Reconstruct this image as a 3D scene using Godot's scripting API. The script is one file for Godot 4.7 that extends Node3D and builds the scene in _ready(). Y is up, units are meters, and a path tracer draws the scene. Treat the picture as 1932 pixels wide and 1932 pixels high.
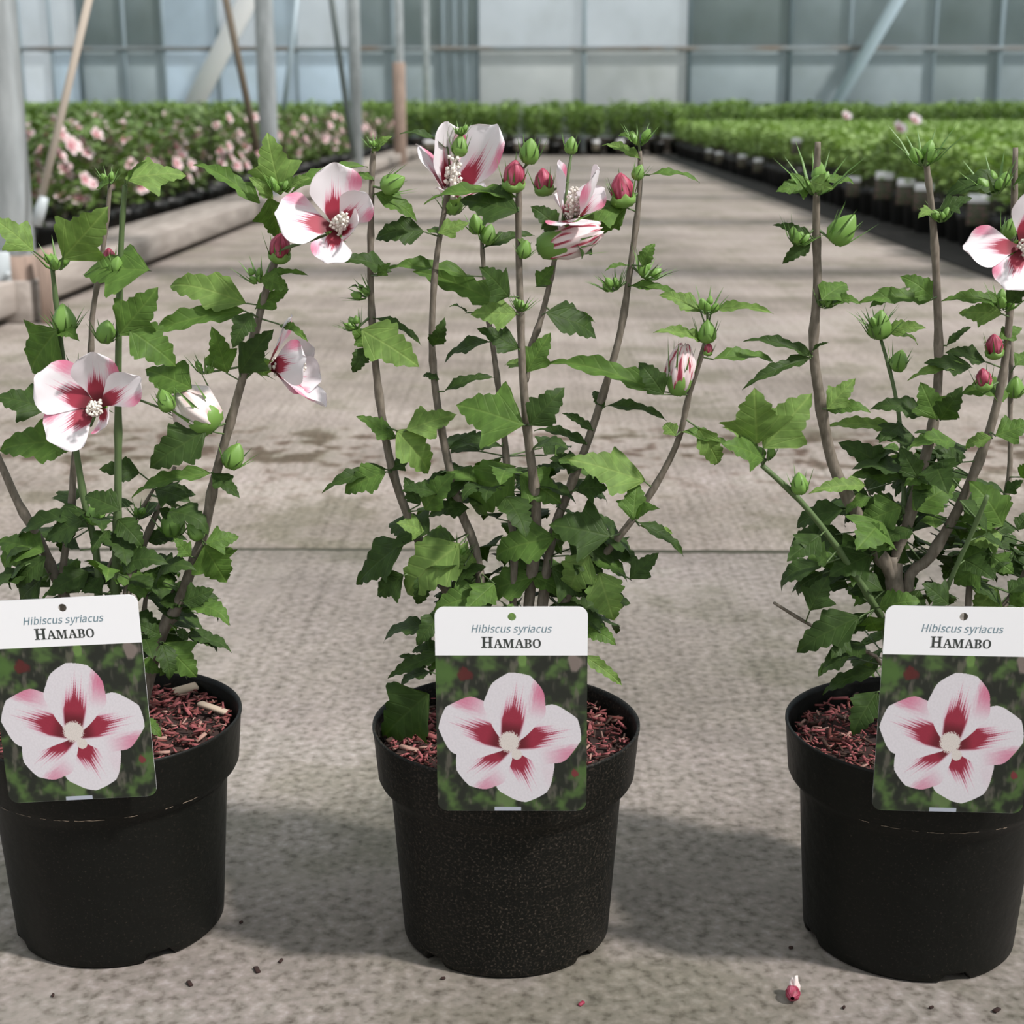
extends Node3D
# A greenhouse aisle with three potted hibiscus shrubs in front, beds of potted shrubs behind. Metres, y up, the aisle runs along -z.

const FOCAL := 2900.0          # focal length in pixels of the 1932 frame
const EYE := Vector3(0, 0.675, 0)
const PITCH := deg_to_rad(-14.65)
const YAW := deg_to_rad(0.745)
var view: Basis
var rng := RandomNumberGenerator.new()
var M := {}
var G := {}                    # shared meshes
var names := {}

# ---------------------------------------------------------------- helpers
func at(px: float, py: float, d: float) -> Vector3:
	# the point of the plane z = -d that the photograph shows at that pixel
	var r := view * Vector3((px - 966.0) / FOCAL, (966.0 - py) / FOCAL, -1.0)
	return EYE + r * (-d / r.z)

func on_floor(px: float, py: float, h := 0.0) -> Vector3:
	var r := view * Vector3((px - 966.0) / FOCAL, (966.0 - py) / FOCAL, -1.0)
	return EYE + r * ((h - EYE.y) / r.y)

func seen_at(p: Vector3) -> Vector2:
	var q := view.inverse() * (p - EYE)
	return Vector2(966.0 - FOCAL * q.x / q.z, 966.0 + FOCAL * q.y / q.z)

func numbered(n: String) -> String:
	names[n] = names.get(n, -1) + 1
	return n if names[n] == 0 else "%s_%03d" % [n, names[n]]

func tag(o: Node, label: String, category: String, group := "", kind := "") -> Node:
	if label: o.set_meta("label", label)
	if category: o.set_meta("category", category)
	if group: o.set_meta("group", group)
	if kind: o.set_meta("kind", kind)
	return o

func thing(called: String, where: Vector3, label: String, category: String, group := "") -> Node3D:
	var o := Node3D.new()
	o.name = numbered(called)
	add_child(o)
	o.position = where
	tag(o, label, category, group)
	return o

func put(mesh: Mesh, mat: Material, called: String, parent: Node3D, world := Transform3D()) -> MeshInstance3D:
	# a mesh under parent, placed by its transform in the world
	var o := MeshInstance3D.new()
	o.mesh = mesh
	o.material_override = mat
	if parent == self:
		o.name = numbered(called)
		add_child(o)
		o.transform = world
	else:
		o.name = called
		parent.add_child(o, true)
		o.transform = parent.global_transform.affine_inverse() * world
	return o

func sub(mesh: Mesh, mat: Material, called: String, parent: Node3D) -> MeshInstance3D:
	var o := MeshInstance3D.new()
	o.mesh = mesh
	o.material_override = mat
	o.name = called
	parent.add_child(o, true)
	return o

func structure(mesh: Mesh, mat: Material, called: String, world := Transform3D()) -> MeshInstance3D:
	var o := put(mesh, mat, called, self, world)
	o.set_meta("kind", "structure")
	return o

func frame_of(y: Vector3, z_hint: Vector3) -> Basis:
	# +y along y, +z as near to z_hint as it can be
	var yy := y.normalized()
	var zz := z_hint - yy * z_hint.dot(yy)
	if zz.length() < 1e-4:
		zz = yy.cross(Vector3(0.31, 0.2, 0.9))
	zz = zz.normalized()
	return Basis(yy.cross(zz), yy, zz)

func st_new() -> SurfaceTool:
	var st := SurfaceTool.new()
	st.begin(Mesh.PRIMITIVE_TRIANGLES)
	return st

func done(st: SurfaceTool, smooth := true) -> ArrayMesh:
	if smooth:
		st.index()
	st.generate_normals()
	return st.commit()

func grid(st: SurfaceTool, rows: Array, uvs := [], close := false) -> void:
	# rows of points joined by quads
	for i in rows.size() - 1:
		var a: PackedVector3Array = rows[i]
		var b: PackedVector3Array = rows[i + 1]
		var n := a.size()
		for j in (n if close else n - 1):
			var k := (j + 1) % n
			for c in [[i, j], [i + 1, j], [i + 1, k], [i, j], [i + 1, k], [i, k]]:
				if uvs:
					st.set_uv(uvs[c[0]][c[1]])
				st.add_vertex(rows[c[0]][c[1]])

func box(st: SurfaceTool, c: Vector3, s: Vector3, b := Basis()) -> void:
	var h := s / 2.0
	var p := []
	for x in [-1, 1]:
		for y in [-1, 1]:
			for z in [-1, 1]:
				p.append(c + b * Vector3(h.x * x, h.y * y, h.z * z))
	for q in [[0, 1, 3, 2], [4, 6, 7, 5], [0, 4, 5, 1], [2, 3, 7, 6], [0, 2, 6, 4], [1, 5, 7, 3]]:
		for k in [0, 2, 1, 0, 3, 2]:
			st.add_vertex(p[q[k]])

func bevel_box(s: Vector3, e: float) -> ArrayMesh:
	# a box with its edges cut by e: three slabs make its hull
	var pts := PackedVector3Array()
	var h := s / 2.0
	for x in [-1, 1]:
		for y in [-1, 1]:
			for z in [-1, 1]:
				pts.append(Vector3(x * (h.x - e), y * (h.y - e), z * h.z))
				pts.append(Vector3(x * (h.x - e), y * h.y, z * (h.z - e)))
				pts.append(Vector3(x * h.x, y * (h.y - e), z * (h.z - e)))
	var st := st_new()
	var faces := []
	for ax in 3:
		for sg in [-1, 1]:
			var n := Vector3(); n[ax] = sg
			faces.append(n)
			for bx in range(ax + 1, 3):
				for sb in [-1, 1]:
					var m := n; m[bx] = sb
					faces.append(m)
	for x in [-1, 1]:
		for y in [-1, 1]:
			for z in [-1, 1]:
				faces.append(Vector3(x, y, z))
	for f in faces:
		var n: Vector3 = f.normalized()
		var best := -1e9
		for p in pts: best = maxf(best, p.dot(n))
		var ring := []
		for p in pts:
			if p.dot(n) > best - 1e-5: ring.append(p)
		var mid := Vector3()
		for p in ring: mid += p / ring.size()
		var u: Vector3 = (ring[0] - mid).normalized()
		var v := n.cross(u)
		ring.sort_custom(func(a, b): return atan2((a - mid).dot(v), (a - mid).dot(u)) > atan2((b - mid).dot(v), (b - mid).dot(u)))
		for k in range(1, ring.size() - 1):
			for p in [ring[0], ring[k], ring[k + 1]]:
				st.add_vertex(p)
	st.generate_normals()
	return st.commit()

func warp(p: Vector3, a: float, i: int, way: String, turn: float) -> Vector3:
	var k := 1.0
	match way:
		"ridged":
			k = 1.0 + 0.10 * cos(5 * a)
		"rolled":
			k = 1.0 + 0.16 * (fposmod((a + p.y * 1.6) / TAU * 5.0, 1.0) - 0.5)
		"sepals":
			return p + (Vector3.UP * (0.22 * maxf(0.0, cos(5 * a)) - 0.1) if i == 4 else Vector3())
		"crumpled":
			k = 1.0 + 0.10 * sin(5 * a + p.y * 3.0) + 0.06 * sin(11 * a - p.y * 5.0) + 0.04 * sin(p.y * 17.0 + a * 3.0)
			return Vector3(p.x * k, p.y + 0.03 * sin(7 * a), p.z * k)
		"heaped":
			return p + Vector3.UP * 0.002 * sin(a * 5 + i * 2)
		"notched":
			if i >= 1 and i <= 4 and fposmod(a - turn, PI / 2.0) < 0.24:
				k = 1.0 if i < 3 else 0.985
				return Vector3(p.x * k, 0.0075, p.z * k)
	return Vector3(p.x * k, p.y, p.z * k)

func lathe(st: SurfaceTool, prof: Array, seg: int, way := "", turn := 0.0) -> void:
	var rows := []
	var uvs := []
	for i in prof.size():
		var r := PackedVector3Array()
		var uv := []
		for j in seg + 1:
			var a := TAU * j / seg
			var p := Vector3(prof[i].x * cos(a), prof[i].y, prof[i].x * sin(a))
			if way: p = warp(p, a, i, way, turn)
			r.append(p)
			uv.append(Vector2(float(j) / seg, float(i) / (prof.size() - 1)))
		rows.append(r)
		uvs.append(uv)
	grid(st, rows, uvs)

func tube(st: SurfaceTool, pts: Array, radii: Array, seg := 8, cap := true) -> void:
	var rows := []
	var uvs := []
	var zz := Vector3(0.2, 0.1, 1)
	for i in pts.size():
		var d: Vector3 = pts[mini(i + 1, pts.size() - 1)] - pts[maxi(i - 1, 0)]
		var b := frame_of(d, zz)
		zz = b.z
		var row := PackedVector3Array()
		var uv := []
		for j in seg + 1:
			var a := TAU * j / seg
			row.append(pts[i] + (b.x * cos(a) + b.z * sin(a)) * radii[i])
			uv.append(Vector2(float(j) / seg, float(i)))
		rows.append(row)
		uvs.append(uv)
	if cap:
		for e in [0, pts.size() - 1]:
			var row := PackedVector3Array()
			var uv := []
			for j in seg + 1:
				row.append(pts[e]); uv.append(Vector2())
			if e == 0: rows.push_front(row); uvs.push_front(uv)
			else: rows.append(row); uvs.append(uv)
	grid(st, rows, uvs)

func smooth_path(p: Array, per := 5) -> Array:
	var c := Curve3D.new()
	for i in p.size():
		var t: Vector3 = (p[mini(i + 1, p.size() - 1)] - p[maxi(i - 1, 0)]) / 6.0
		c.add_point(p[i], -t, t)
	var out := []
	for i in p.size() - 1:
		for k in per:
			out.append(c.sample(i, float(k) / per))
	out.append(p[-1])
	return out

# ---------------------------------------------------------------- materials
func lin(r: float, g: float, b: float) -> Color:
	return Color(r, g, b).linear_to_srgb()

func plain(c: Color, rough := 0.8, metal := 0.0) -> StandardMaterial3D:
	var m := StandardMaterial3D.new()
	m.albedo_color = c
	m.roughness = rough
	m.metallic = metal
	return m

func ramp(stops: Array) -> Gradient:
	var g := Gradient.new()
	g.offsets = PackedFloat32Array(stops.map(func(s): return s[0]))
	g.colors = PackedColorArray(stops.map(func(s): return s[1]))
	return g

func noise_tex(size: int, freq: float, octaves: int, stops: Array, sd := 1, kind := FastNoiseLite.TYPE_SIMPLEX_SMOOTH, stretch := false) -> NoiseTexture2D:
	var n := FastNoiseLite.new()
	n.seed = sd
	n.noise_type = kind
	n.frequency = freq
	n.fractal_octaves = octaves
	if octaves == 1: n.fractal_type = FastNoiseLite.FRACTAL_NONE
	var t := NoiseTexture2D.new()
	t.width = size
	t.height = size / 8 if stretch else size
	t.seamless = true
	t.noise = n
	t.color_ramp = ramp(stops)
	return t

func tri(m: StandardMaterial3D, per_metre: Vector3, world := true) -> StandardMaterial3D:
	m.uv1_triplanar = true
	m.uv1_world_triplanar = world
	m.uv1_scale = per_metre
	return m

func leaf_images() -> Array:
	var S := 256
	var im := Image.create(S, S, false, Image.FORMAT_RGB8)
	var bm := Image.create(S, S, false, Image.FORMAT_RGB8)
	var n := FastNoiseLite.new(); n.seed = 4; n.frequency = 0.02; n.fractal_octaves = 3
	for y in S:
		for x in S:
			var u := (x + 0.5) / S * 2.0 - 1.0      # across
			var v := (y + 0.5) / S                  # along, 0 at the stalk
			var a := absf(u)
			var vein := exp(-pow(a / 0.022, 2.0))
			# palmate side veins from the stalk and pinnate ones off the midrib
			for k in 6:
				var v0 := 0.02 + (0.0 if k < 2 else (k - 1) * 0.15)
				var sl: float = [1.35, 0.55, 0.75, 0.72, 0.7, 0.7][k]
				var line := v0 + a * sl * 0.62 + a * a * 0.12
				vein = maxf(vein, (0.85 if k < 2 else 0.6) * exp(-pow((v - line) / 0.011, 2.0)) * smoothstep(1.1, 0.6, a))
			var w := n.get_noise_2d(x, y)
			var g := 0.86 + 0.14 * w
			im.set_pixel(x, y, Color(g * (0.94 + 0.15 * vein), g * (0.95 + 0.10 * vein), g * (0.94 + 0.14 * vein)))
			var h := 0.55 - 0.5 * vein + 0.25 * w
			bm.set_pixel(x, y, Color(h, h, h))
	return [ImageTexture.create_from_image(im), ImageTexture.create_from_image(bm)]

func petal_color(u: float, v: float, n: FastNoiseLite, flush := 1.0) -> Color:
	# u -1..1 across, v 0..1 from the heart to the edge: white, a red blotch that rays out, a pink flush along one side
	var a := u / maxf(0.3, 0.45 + 0.55 * v)
	var ray := clampf(0.5 + 1.1 * n.get_noise_2d(u * 330.0 + 40.0, 3.0 + v * 9.0), 0.0, 1.0)
	var mid := smoothstep(0.85, 0.0, absf(a))
	var reach := 0.24 + 0.20 * mid + 0.26 * ray * ray * mid
	var red := smoothstep(reach + 0.03, reach - 0.04, v) * smoothstep(0.66, 0.50, absf(a))
	var white := Color(0.885, 0.865, 0.875)
	var pink := Color(0.83, 0.47, 0.58)
	var f := smoothstep(0.42, 0.95, a + 0.22 * n.get_noise_2d(u * 150.0, v * 60.0)) * smoothstep(0.30, 0.75, v) * flush
	var halo := smoothstep(reach + 0.17, reach, v) * smoothstep(0.75, 0.4, absf(a)) * (0.25 + 0.75 * ray)
	var c := white.lerp(pink, clampf(maxf(f, halo * 0.85), 0, 1))
	var deep := Color(0.60, 0.17, 0.25).lerp(Color(0.34, 0.07, 0.11), smoothstep(0.30, 0.14, v) * 0.75)
	return c.lerp(deep, clampf(red, 0, 1))

func petal_texture() -> ImageTexture:
	var S := 192
	var n := FastNoiseLite.new(); n.seed = 9; n.frequency = 0.05
	var im := Image.create(S, S, false, Image.FORMAT_RGB8)
	for y in S:
		for x in S:
			im.set_pixel(x, y, petal_color((x + 0.5) / S * 2.0 - 1.0, (y + 0.5) / S, n))
	return ImageTexture.create_from_image(im)

func label_texture() -> ImageTexture:
	# the print on the plant labels: a white head and a photograph of one bloom before blurred leaves
	var W := 340
	var H := 460
	var n := FastNoiseLite.new(); n.seed = 9; n.frequency = 0.05
	var b := FastNoiseLite.new(); b.seed = 21; b.frequency = 0.014; b.fractal_octaves = 3
	var im := Image.create(W, H, false, Image.FORMAT_RGB8)
	var head := H * 0.232
	# petals: direction of the tip, length, half width, in units of the width
	var heart := Vector2(0.482, 0.884)
	var pet := [[Vector2(0.555, 0.43), 0.205, 1.0], [Vector2(0.955, 0.80), 0.20, 0.8], [Vector2(0.665, 1.265), 0.205, 0.1], [Vector2(0.165, 1.13), 0.19, 0.7], [Vector2(0.03, 0.72), 0.205, 0.9]]
	for y in H:
		for x in W:
			if y < head:
				im.set_pixel(x, y, Color(0.915, 0.915, 0.925))
				continue
			var p := Vector2(x, y) / W
			var w := b.get_noise_2d(x, y * 1.2)
			var w2 := b.get_noise_2d(x * 2.1 + 300, y * 0.9)
			var c := Color(0.12, 0.14, 0.11).lerp(Color(0.29, 0.39, 0.20), smoothstep(-0.25, 0.55, w)).lerp(Color(0.40, 0.38, 0.34), smoothstep(0.1, 0.6, w2) * 0.7)
			for g in [[0.57, 0.350, 0.045, Color(0.42, 0.55, 0.28)], [0.04, 0.42, 0.09, Color(0.28, 0.40, 0.18)], [0.20, 0.44, 0.04, Color(0.34, 0.11, 0.11)], [0.93, 1.10, 0.032, Color(0.47, 0.17, 0.20)], [0.93, 0.36, 0.05, Color(0.52, 0.47, 0.44)], [0.45, 1.27, 0.07, Color(0.38, 0.47, 0.28)]]:
				var e := p.distance_to(Vector2(g[0], g[1])) + 0.035 * w2 + 0.02 * w
				c = c.lerp(g[3], smoothstep(g[2] * 1.25, g[2] * 0.7, e) * 0.9)
			if absf(p.x - 0.47) < 0.09 and p.y > 1.325: c = Color(0.68, 0.70, 0.74)
			for k in [2, 3, 4, 1, 0]:
				var tip := Vector2(pet[k][0].x, pet[k][0].y * 1.0)
				var dir: Vector2 = tip - heart
				var L := dir.length()
				dir /= L
				var q := p - heart
				var v := q.dot(dir) / L
				var s := q.dot(Vector2(-dir.y, dir.x))
				if v < 0.0 or v > 1.0: continue
				var half: float = pet[k][1] * pow(sin(PI * (0.05 + 0.88 * pow(v, 1.15))), 0.75) * (1.0 + 0.03 * sin(v * 17.0 + k * 2.0))
				if absf(s) < half and v < 1.0 - 0.10 * pow(absf(s) / pet[k][1], 2.0):
					var pc := petal_color(s / pet[k][1] * (1.0 if k in [0, 1, 4] else -1.0), v * 0.9, n, pet[k][2])
					var g := 0.965 + 0.035 * n.get_noise_2d(x * 3.0, y * 3.0)
					c = Color(pc.r * g, pc.g * g, pc.b * g)
			var hc := p.distance_to(heart + Vector2(0.0, 0.0))
			if hc < 0.068 + 0.022 * n.get_noise_2d(x * 6.0, y * 6.0) or Vector2((p.x - heart.x - 0.05), p.y - heart.y - 0.085).length() < 0.035:
				var g2 := 0.84 + 0.08 * n.get_noise_2d(x * 7.0, y * 7.0)
				c = Color(g2, g2 * 0.96, g2 * 0.92)
			im.set_pixel(x, y, Color(c.r * 0.94, c.g * 0.94, c.b * 0.95))
	return ImageTexture.create_from_image(im)

func stain_texture() -> ImageTexture:
	# old stains on the concrete, 6 m wide and 12 m long: damp mottling, a line of brown dirt, moss green blots, specks
	var W := 768
	var H := 1536
	var a := FastNoiseLite.new(); a.seed = 31; a.frequency = 0.006; a.fractal_octaves = 4
	var b := FastNoiseLite.new(); b.seed = 37; b.frequency = 0.09; b.fractal_octaves = 3
	var c := FastNoiseLite.new(); c.seed = 41; c.frequency = 0.02; c.fractal_octaves = 3
	var im := Image.create(W, H, false, Image.FORMAT_RGB8)
	for y in H:
		var d := 12.0 * y / H
		var band := exp(-pow((d - 3.12) / 0.16, 2.0)) + 0.5 * exp(-pow((d - 2.95) / 0.3, 2.0))
		for x in W:
			var w := a.get_noise_2d(x, y * 2.2)
			var f := b.get_noise_2d(x, y)
			var m := c.get_noise_2d(x, y)
			var g := 0.93 + 0.20 * w + 0.06 * m + 0.05 * f
			var col := Color(g, g * (0.992 + 0.01 * m), g * (0.985 + 0.03 * w))
			var dirt := clampf(band * smoothstep(0.05, 0.45, f + 0.4 * m), 0, 1) * 0.75
			col = col.lerp(Color(0.45, 0.36, 0.30), dirt)
			var moss := smoothstep(0.12, 0.5, m + 0.35 * f) * 0.34
			col = col.lerp(Color(0.52, 0.54, 0.44), moss)
			im.set_pixel(x, y, Color(clampf(col.r, 0, 1), clampf(col.g, 0, 1), clampf(col.b, 0, 1)))
	return ImageTexture.create_from_image(im)

func make_materials() -> void:
	# concrete: fine aggregate, with the stain map multiplied over it through the second UV
	var m := plain(Color.WHITE, 0.88)
	m.albedo_texture = noise_tex(1024, 0.055, 5, [[0.0, Color(0.25, 0.23, 0.20)], [0.22, Color(0.44, 0.41, 0.375)], [0.42, Color(0.555, 0.53, 0.495)], [0.62, Color(0.60, 0.565, 0.535)], [1.0, Color(0.73, 0.70, 0.685)]], 3)
	tri(m, Vector3(1.15, 1.15, 1.15))
	m.detail_enabled = true
	m.detail_albedo = stain_texture()
	m.detail_blend_mode = BaseMaterial3D.BLEND_MODE_MUL
	m.detail_uv_layer = BaseMaterial3D.DETAIL_UV_2
	m.heightmap_enabled = true
	m.heightmap_texture = noise_tex(512, 0.06, 4, [[0, Color.BLACK], [1, Color.WHITE]], 5)
	m.heightmap_scale = 0.12
	M.concrete = m
	M.soil = tri(plain(Color(0.20, 0.17, 0.13), 1.0), Vector3(4, 4, 4))
	M.soil.albedo_texture = noise_tex(256, 0.06, 3, [[0, Color(0.5, 0.5, 0.5)], [1, Color.WHITE]], 6)
	M.joint = tri(plain(Color(0.22, 0.22, 0.17), 1.0), Vector3(6, 6, 6))
	M.cloth = tri(plain(Color(0.215, 0.205, 0.195), 0.9), Vector3(3, 3, 3))
	M.cloth.albedo_texture = noise_tex(256, 0.05, 4, [[0, Color(0.6, 0.58, 0.55)], [1, Color.WHITE]], 8)
	var leaf := leaf_images()
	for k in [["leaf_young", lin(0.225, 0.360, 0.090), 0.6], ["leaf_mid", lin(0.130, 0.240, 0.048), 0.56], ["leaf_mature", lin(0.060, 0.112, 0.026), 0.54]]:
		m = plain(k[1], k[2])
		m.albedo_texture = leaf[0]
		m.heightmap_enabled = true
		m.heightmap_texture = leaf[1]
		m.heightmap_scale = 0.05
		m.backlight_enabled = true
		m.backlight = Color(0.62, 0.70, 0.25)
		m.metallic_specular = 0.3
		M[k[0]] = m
	M.bract = plain(lin(0.10, 0.20, 0.04), 0.5)
	M.bud_green = plain(lin(0.16, 0.30, 0.06), 0.5)
	M.bud_green.backlight_enabled = true
	M.bud_green.backlight = Color(0.5, 0.6, 0.3)
	M.green_stem = plain(lin(0.085, 0.135, 0.045), 0.6)
	m = plain(Color.WHITE, 0.75)
	m.albedo_texture = noise_tex(256, 0.05, 4, [[0, lin(0.085, 0.070, 0.048)], [0.5, lin(0.155, 0.130, 0.100)], [1, lin(0.24, 0.205, 0.165)]], 12)
	tri(m, Vector3(18, 6, 18))
	M.bark = m
	m = plain(Color.WHITE, 0.6)
	m.albedo_texture = petal_texture()
	m.backlight_enabled = true
	m.backlight = Color(0.62, 0.58, 0.58)
	M.petal = m
	M.petal_striped = plain(lin(0.72, 0.64, 0.64), 0.7)
	M.petal_striped.albedo_texture = noise_tex(128, 0.045, 2, [[0, Color(0.60, 0.18, 0.27)], [0.30, Color(0.72, 0.30, 0.38)], [0.42, Color(0.97, 0.90, 0.90)], [1, Color.WHITE]], 15)
	M.petal_striped.uv1_scale = Vector3(2.5, 0.35, 1)
	M.petal_spent = plain(lin(0.74, 0.68, 0.66), 0.7)
	M.petal_spent.albedo_texture = noise_tex(128, 0.03, 2, [[0, Color(0.90, 0.76, 0.76)], [0.4, Color(0.98, 0.95, 0.94)], [1, Color.WHITE]], 13)
	M.petal_spent.uv1_scale = Vector3(3, 0.6, 1)
	m = plain(Color.WHITE, 0.55)
	m.albedo_texture = noise_tex(128, 0.035, 2, [[0, lin(0.13, 0.008, 0.02)], [0.5, lin(0.30, 0.03, 0.065)], [1, lin(0.52, 0.15, 0.22)]], 14)
	m.uv1_scale = Vector3(3, 0.5, 1)
	M.bud_red = m
	M.stamen = plain(lin(0.74, 0.70, 0.62), 0.7)
	# pot plastic, clean and dusty
	for k in [["pot", 0.72, 0.80, 0.05], ["pot_dusty", 0.57, 0.68, 0.17]]:
		m = plain(Color.WHITE, 0.5)
		m.metallic_specular = 0.3
		m.albedo_texture = noise_tex(512, 0.11, 3, [[0.0, lin(0.0055, 0.006, 0.005)], [k[1], lin(0.0060, 0.0062, 0.0052)], [k[2], lin(0.026, 0.021, 0.016)], [1.0, lin(k[3], k[3] * 0.82, k[3] * 0.66)]], 17)
		tri(m, Vector3(6, 6, 6), false)
		m.heightmap_enabled = true
		m.heightmap_texture = noise_tex(256, 0.03, 4, [[0, Color.BLACK], [1, Color.WHITE]], 18)
		m.heightmap_scale = 0.06
		M[k[0]] = m
	M.pot_far = plain(lin(0.011, 0.011, 0.010), 0.5)
	M.mulch_bed = plain(lin(0.030, 0.014, 0.011), 1.0)
	m = plain(Color.WHITE, 0.85)
	m.vertex_color_use_as_albedo = true
	M.chips = m
	M.dirt = plain(lin(0.17, 0.13, 0.095), 0.95)
	M.pale_chip = plain(lin(0.42, 0.34, 0.26), 0.85)
	# labels
	m = plain(Color.WHITE, 0.35)
	m.albedo_texture = label_texture()
	M.label = m
	M.label_back = plain(Color(0.93, 0.93, 0.94), 0.4)
	M.ink_blue = plain(Color(0.40, 0.50, 0.54), 0.5)
	M.ink_dark = plain(Color(0.19, 0.21, 0.20), 0.5)
	M.far_print = tri(plain(Color.WHITE, 0.6), Vector3(14, 14, 14), false)
	M.far_print.albedo_texture = noise_tex(64, 0.05, 2, [[0, Color(0.13, 0.19, 0.10)], [0.55, Color(0.22, 0.30, 0.16)], [0.75, Color(0.42, 0.24, 0.28)], [1, Color(0.55, 0.42, 0.44)]], 27)
	# greenhouse
	m = plain(Color.WHITE, 0.5, 0.1)
	m.albedo_texture = noise_tex(256, 0.03, 4, [[0, Color(0.60, 0.63, 0.64)], [1, Color(0.78, 0.81, 0.82)]], 22)
	tri(m, Vector3(2, 0.6, 2))
	M.zinc = m
	M.alu = plain(Color(0.62, 0.68, 0.71), 0.55, 0.2)
	M.alu_dark = plain(Color(0.40, 0.46, 0.48), 0.6, 0.2)
	m = plain(Color.WHITE, 0.7)
	m.albedo_texture = noise_tex(256, 0.02, 4, [[0, Color(0.50, 0.40, 0.32)], [0.5, Color(0.50, 0.53, 0.54)], [1, Color(0.55, 0.60, 0.62)]], 23)
	tri(m, Vector3(0.15, 0.3, 0.3))
	M.rail = m
	M.white_paint = plain(Color(0.88, 0.88, 0.88), 0.5)
	M.pale_blue = plain(Color(0.70, 0.77, 0.81), 0.5)
	m = plain(Color.WHITE, 0.85)
	m.albedo_texture = noise_tex(256, 0.02, 4, [[0, Color(0.47, 0.44, 0.41)], [1, Color(0.68, 0.645, 0.615)]], 24)
	tri(m, Vector3(3, 3, 0.4))
	M.kerb = m
	m = plain(Color.WHITE, 0.85)
	m.albedo_texture = noise_tex(256, 0.02, 4, [[0, Color(0.47, 0.41, 0.37)], [1, Color(0.70, 0.61, 0.55)]], 25)
	tri(m, Vector3(6, 0.6, 6))
	M.wood = m
	M.rope = plain(Color(0.66, 0.62, 0.57), 0.8)
	M.brown_rod = plain(Color(0.36, 0.32, 0.26), 0.7)
	M.grey_rod = plain(Color(0.36, 0.40, 0.39), 0.6)
	# milky film panes: light comes through from outside; a few sheets, weathered differently
	var tones := {"film_blue": Color(0.82, 0.90, 0.95, 0.66), "film_grey": Color(0.74, 0.79, 0.80, 0.84), "film_pale": Color(0.89, 0.93, 0.955, 0.52), "film_dim": Color(0.70, 0.75, 0.75, 0.87), "film_warm": Color(0.82, 0.84, 0.83, 0.72)}
	var mottled := noise_tex(256, 0.012, 3, [[0, Color(0.86, 0.87, 0.86)], [0.5, Color(0.95, 0.955, 0.96)], [1, Color.WHITE]], 26)
	for k in tones:
		m = plain(tones[k], 0.5)
		m.transparency = BaseMaterial3D.TRANSPARENCY_ALPHA
		m.albedo_texture = mottled
		tri(m, Vector3(0.3, 0.3, 0.3))
		m.backlight_enabled = true
		m.backlight = Color(1, 1, 1)
		M[k] = m
	m = plain(Color(0.9, 0.95, 0.95, 0.06), 0.05)
	m.transparency = BaseMaterial3D.TRANSPARENCY_ALPHA
	M.glass = m
	# far foliage: colours by leaf
	m = plain(Color.WHITE, 0.55)
	m.vertex_color_use_as_albedo = true
	m.backlight_enabled = true
	m.backlight = Color(0.6, 0.65, 0.35)
	M.foliage = m
	m = plain(Color.WHITE, 0.7)
	m.vertex_color_use_as_albedo = true
	m.backlight_enabled = true
	m.backlight = Color(0.5, 0.5, 0.5)
	M.blossom = m

# ---------------------------------------------------------------- plant pieces
func leaf_mesh(kind: int) -> ArrayMesh:
	# length 1 along +y, face +z. kind picks lobes, width, fold, droop and waviness
	rng.seed = 500 + kind
	var lobe: float = [0.38, 0.32, 0.30, 0.41, 0.25, 0.36][kind % 6]
	var slim: float = [0.95, 0.9, 0.85, 1.02, 0.66, 0.8][kind % 6]
	var droop: float = [0.10, 0.25, 0.38, 0.16, 0.22, 0.48][kind % 6]
	var fold: float = [0.16, 0.28, 0.20, 0.10, 0.34, 0.22][kind % 6]
	var key := [[0.0, 0.012], [0.05, 0.09], [0.12, 0.19], [0.20, 0.27], [0.28, lobe * 0.96], [0.34, lobe], [0.40, lobe * 0.80], [0.47, 0.225], [0.56, 0.205], [0.66, 0.185], [0.77, 0.135], [0.87, 0.078], [0.95, 0.032], [1.0, 0.0]]
	var rows := []
	var uvs := []
	var n := 25
	for i in n:
		var t := float(i) / (n - 1)
		var q := 0
		while q < key.size() - 2 and key[q + 1][0] < t: q += 1
		var half: float = lerpf(key[q][1], key[q + 1][1], (t - key[q][0]) / (key[q + 1][0] - key[q][0]))
		var row := PackedVector3Array()
		var uv := []
		for s in [-1.0, -0.5, 0.0, 0.5, 1.0]:
			var tooth := 0.0
			if t > 0.2 and t < 0.95: tooth = [0.012, 0.026, 0.006, -0.022][i % 4] * absf(s) * (1.0 if absf(s) > 0.9 else 0.2) * (0.5 + half * 1.6)
			var x: float = s * (half * slim + tooth) * (1.0 + rng.randf_range(-0.04, 0.04))
			var y := t + (0.30 if lobe > 0.35 else 0.18) * absf(x) * (1.0 - t)
			var z := fold * absf(x) - 0.45 * x * x + 0.05 * sin(t * 13.0 + s * 1.6 + kind * 1.3) * absf(s) * (0.3 + half)
			var a := droop * 2.6 * y * y
			var yy := y * (1.0 - 0.12 * a)
			row.append(Vector3(x, yy * cos(a * 0.5), z - yy * sin(a * 0.5)))
			uv.append(Vector2(0.5 + x * 0.85, t))
		rows.append(row)
		uvs.append(uv)
	var st := st_new()
	grid(st, rows, uvs)
	return done(st)

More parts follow.
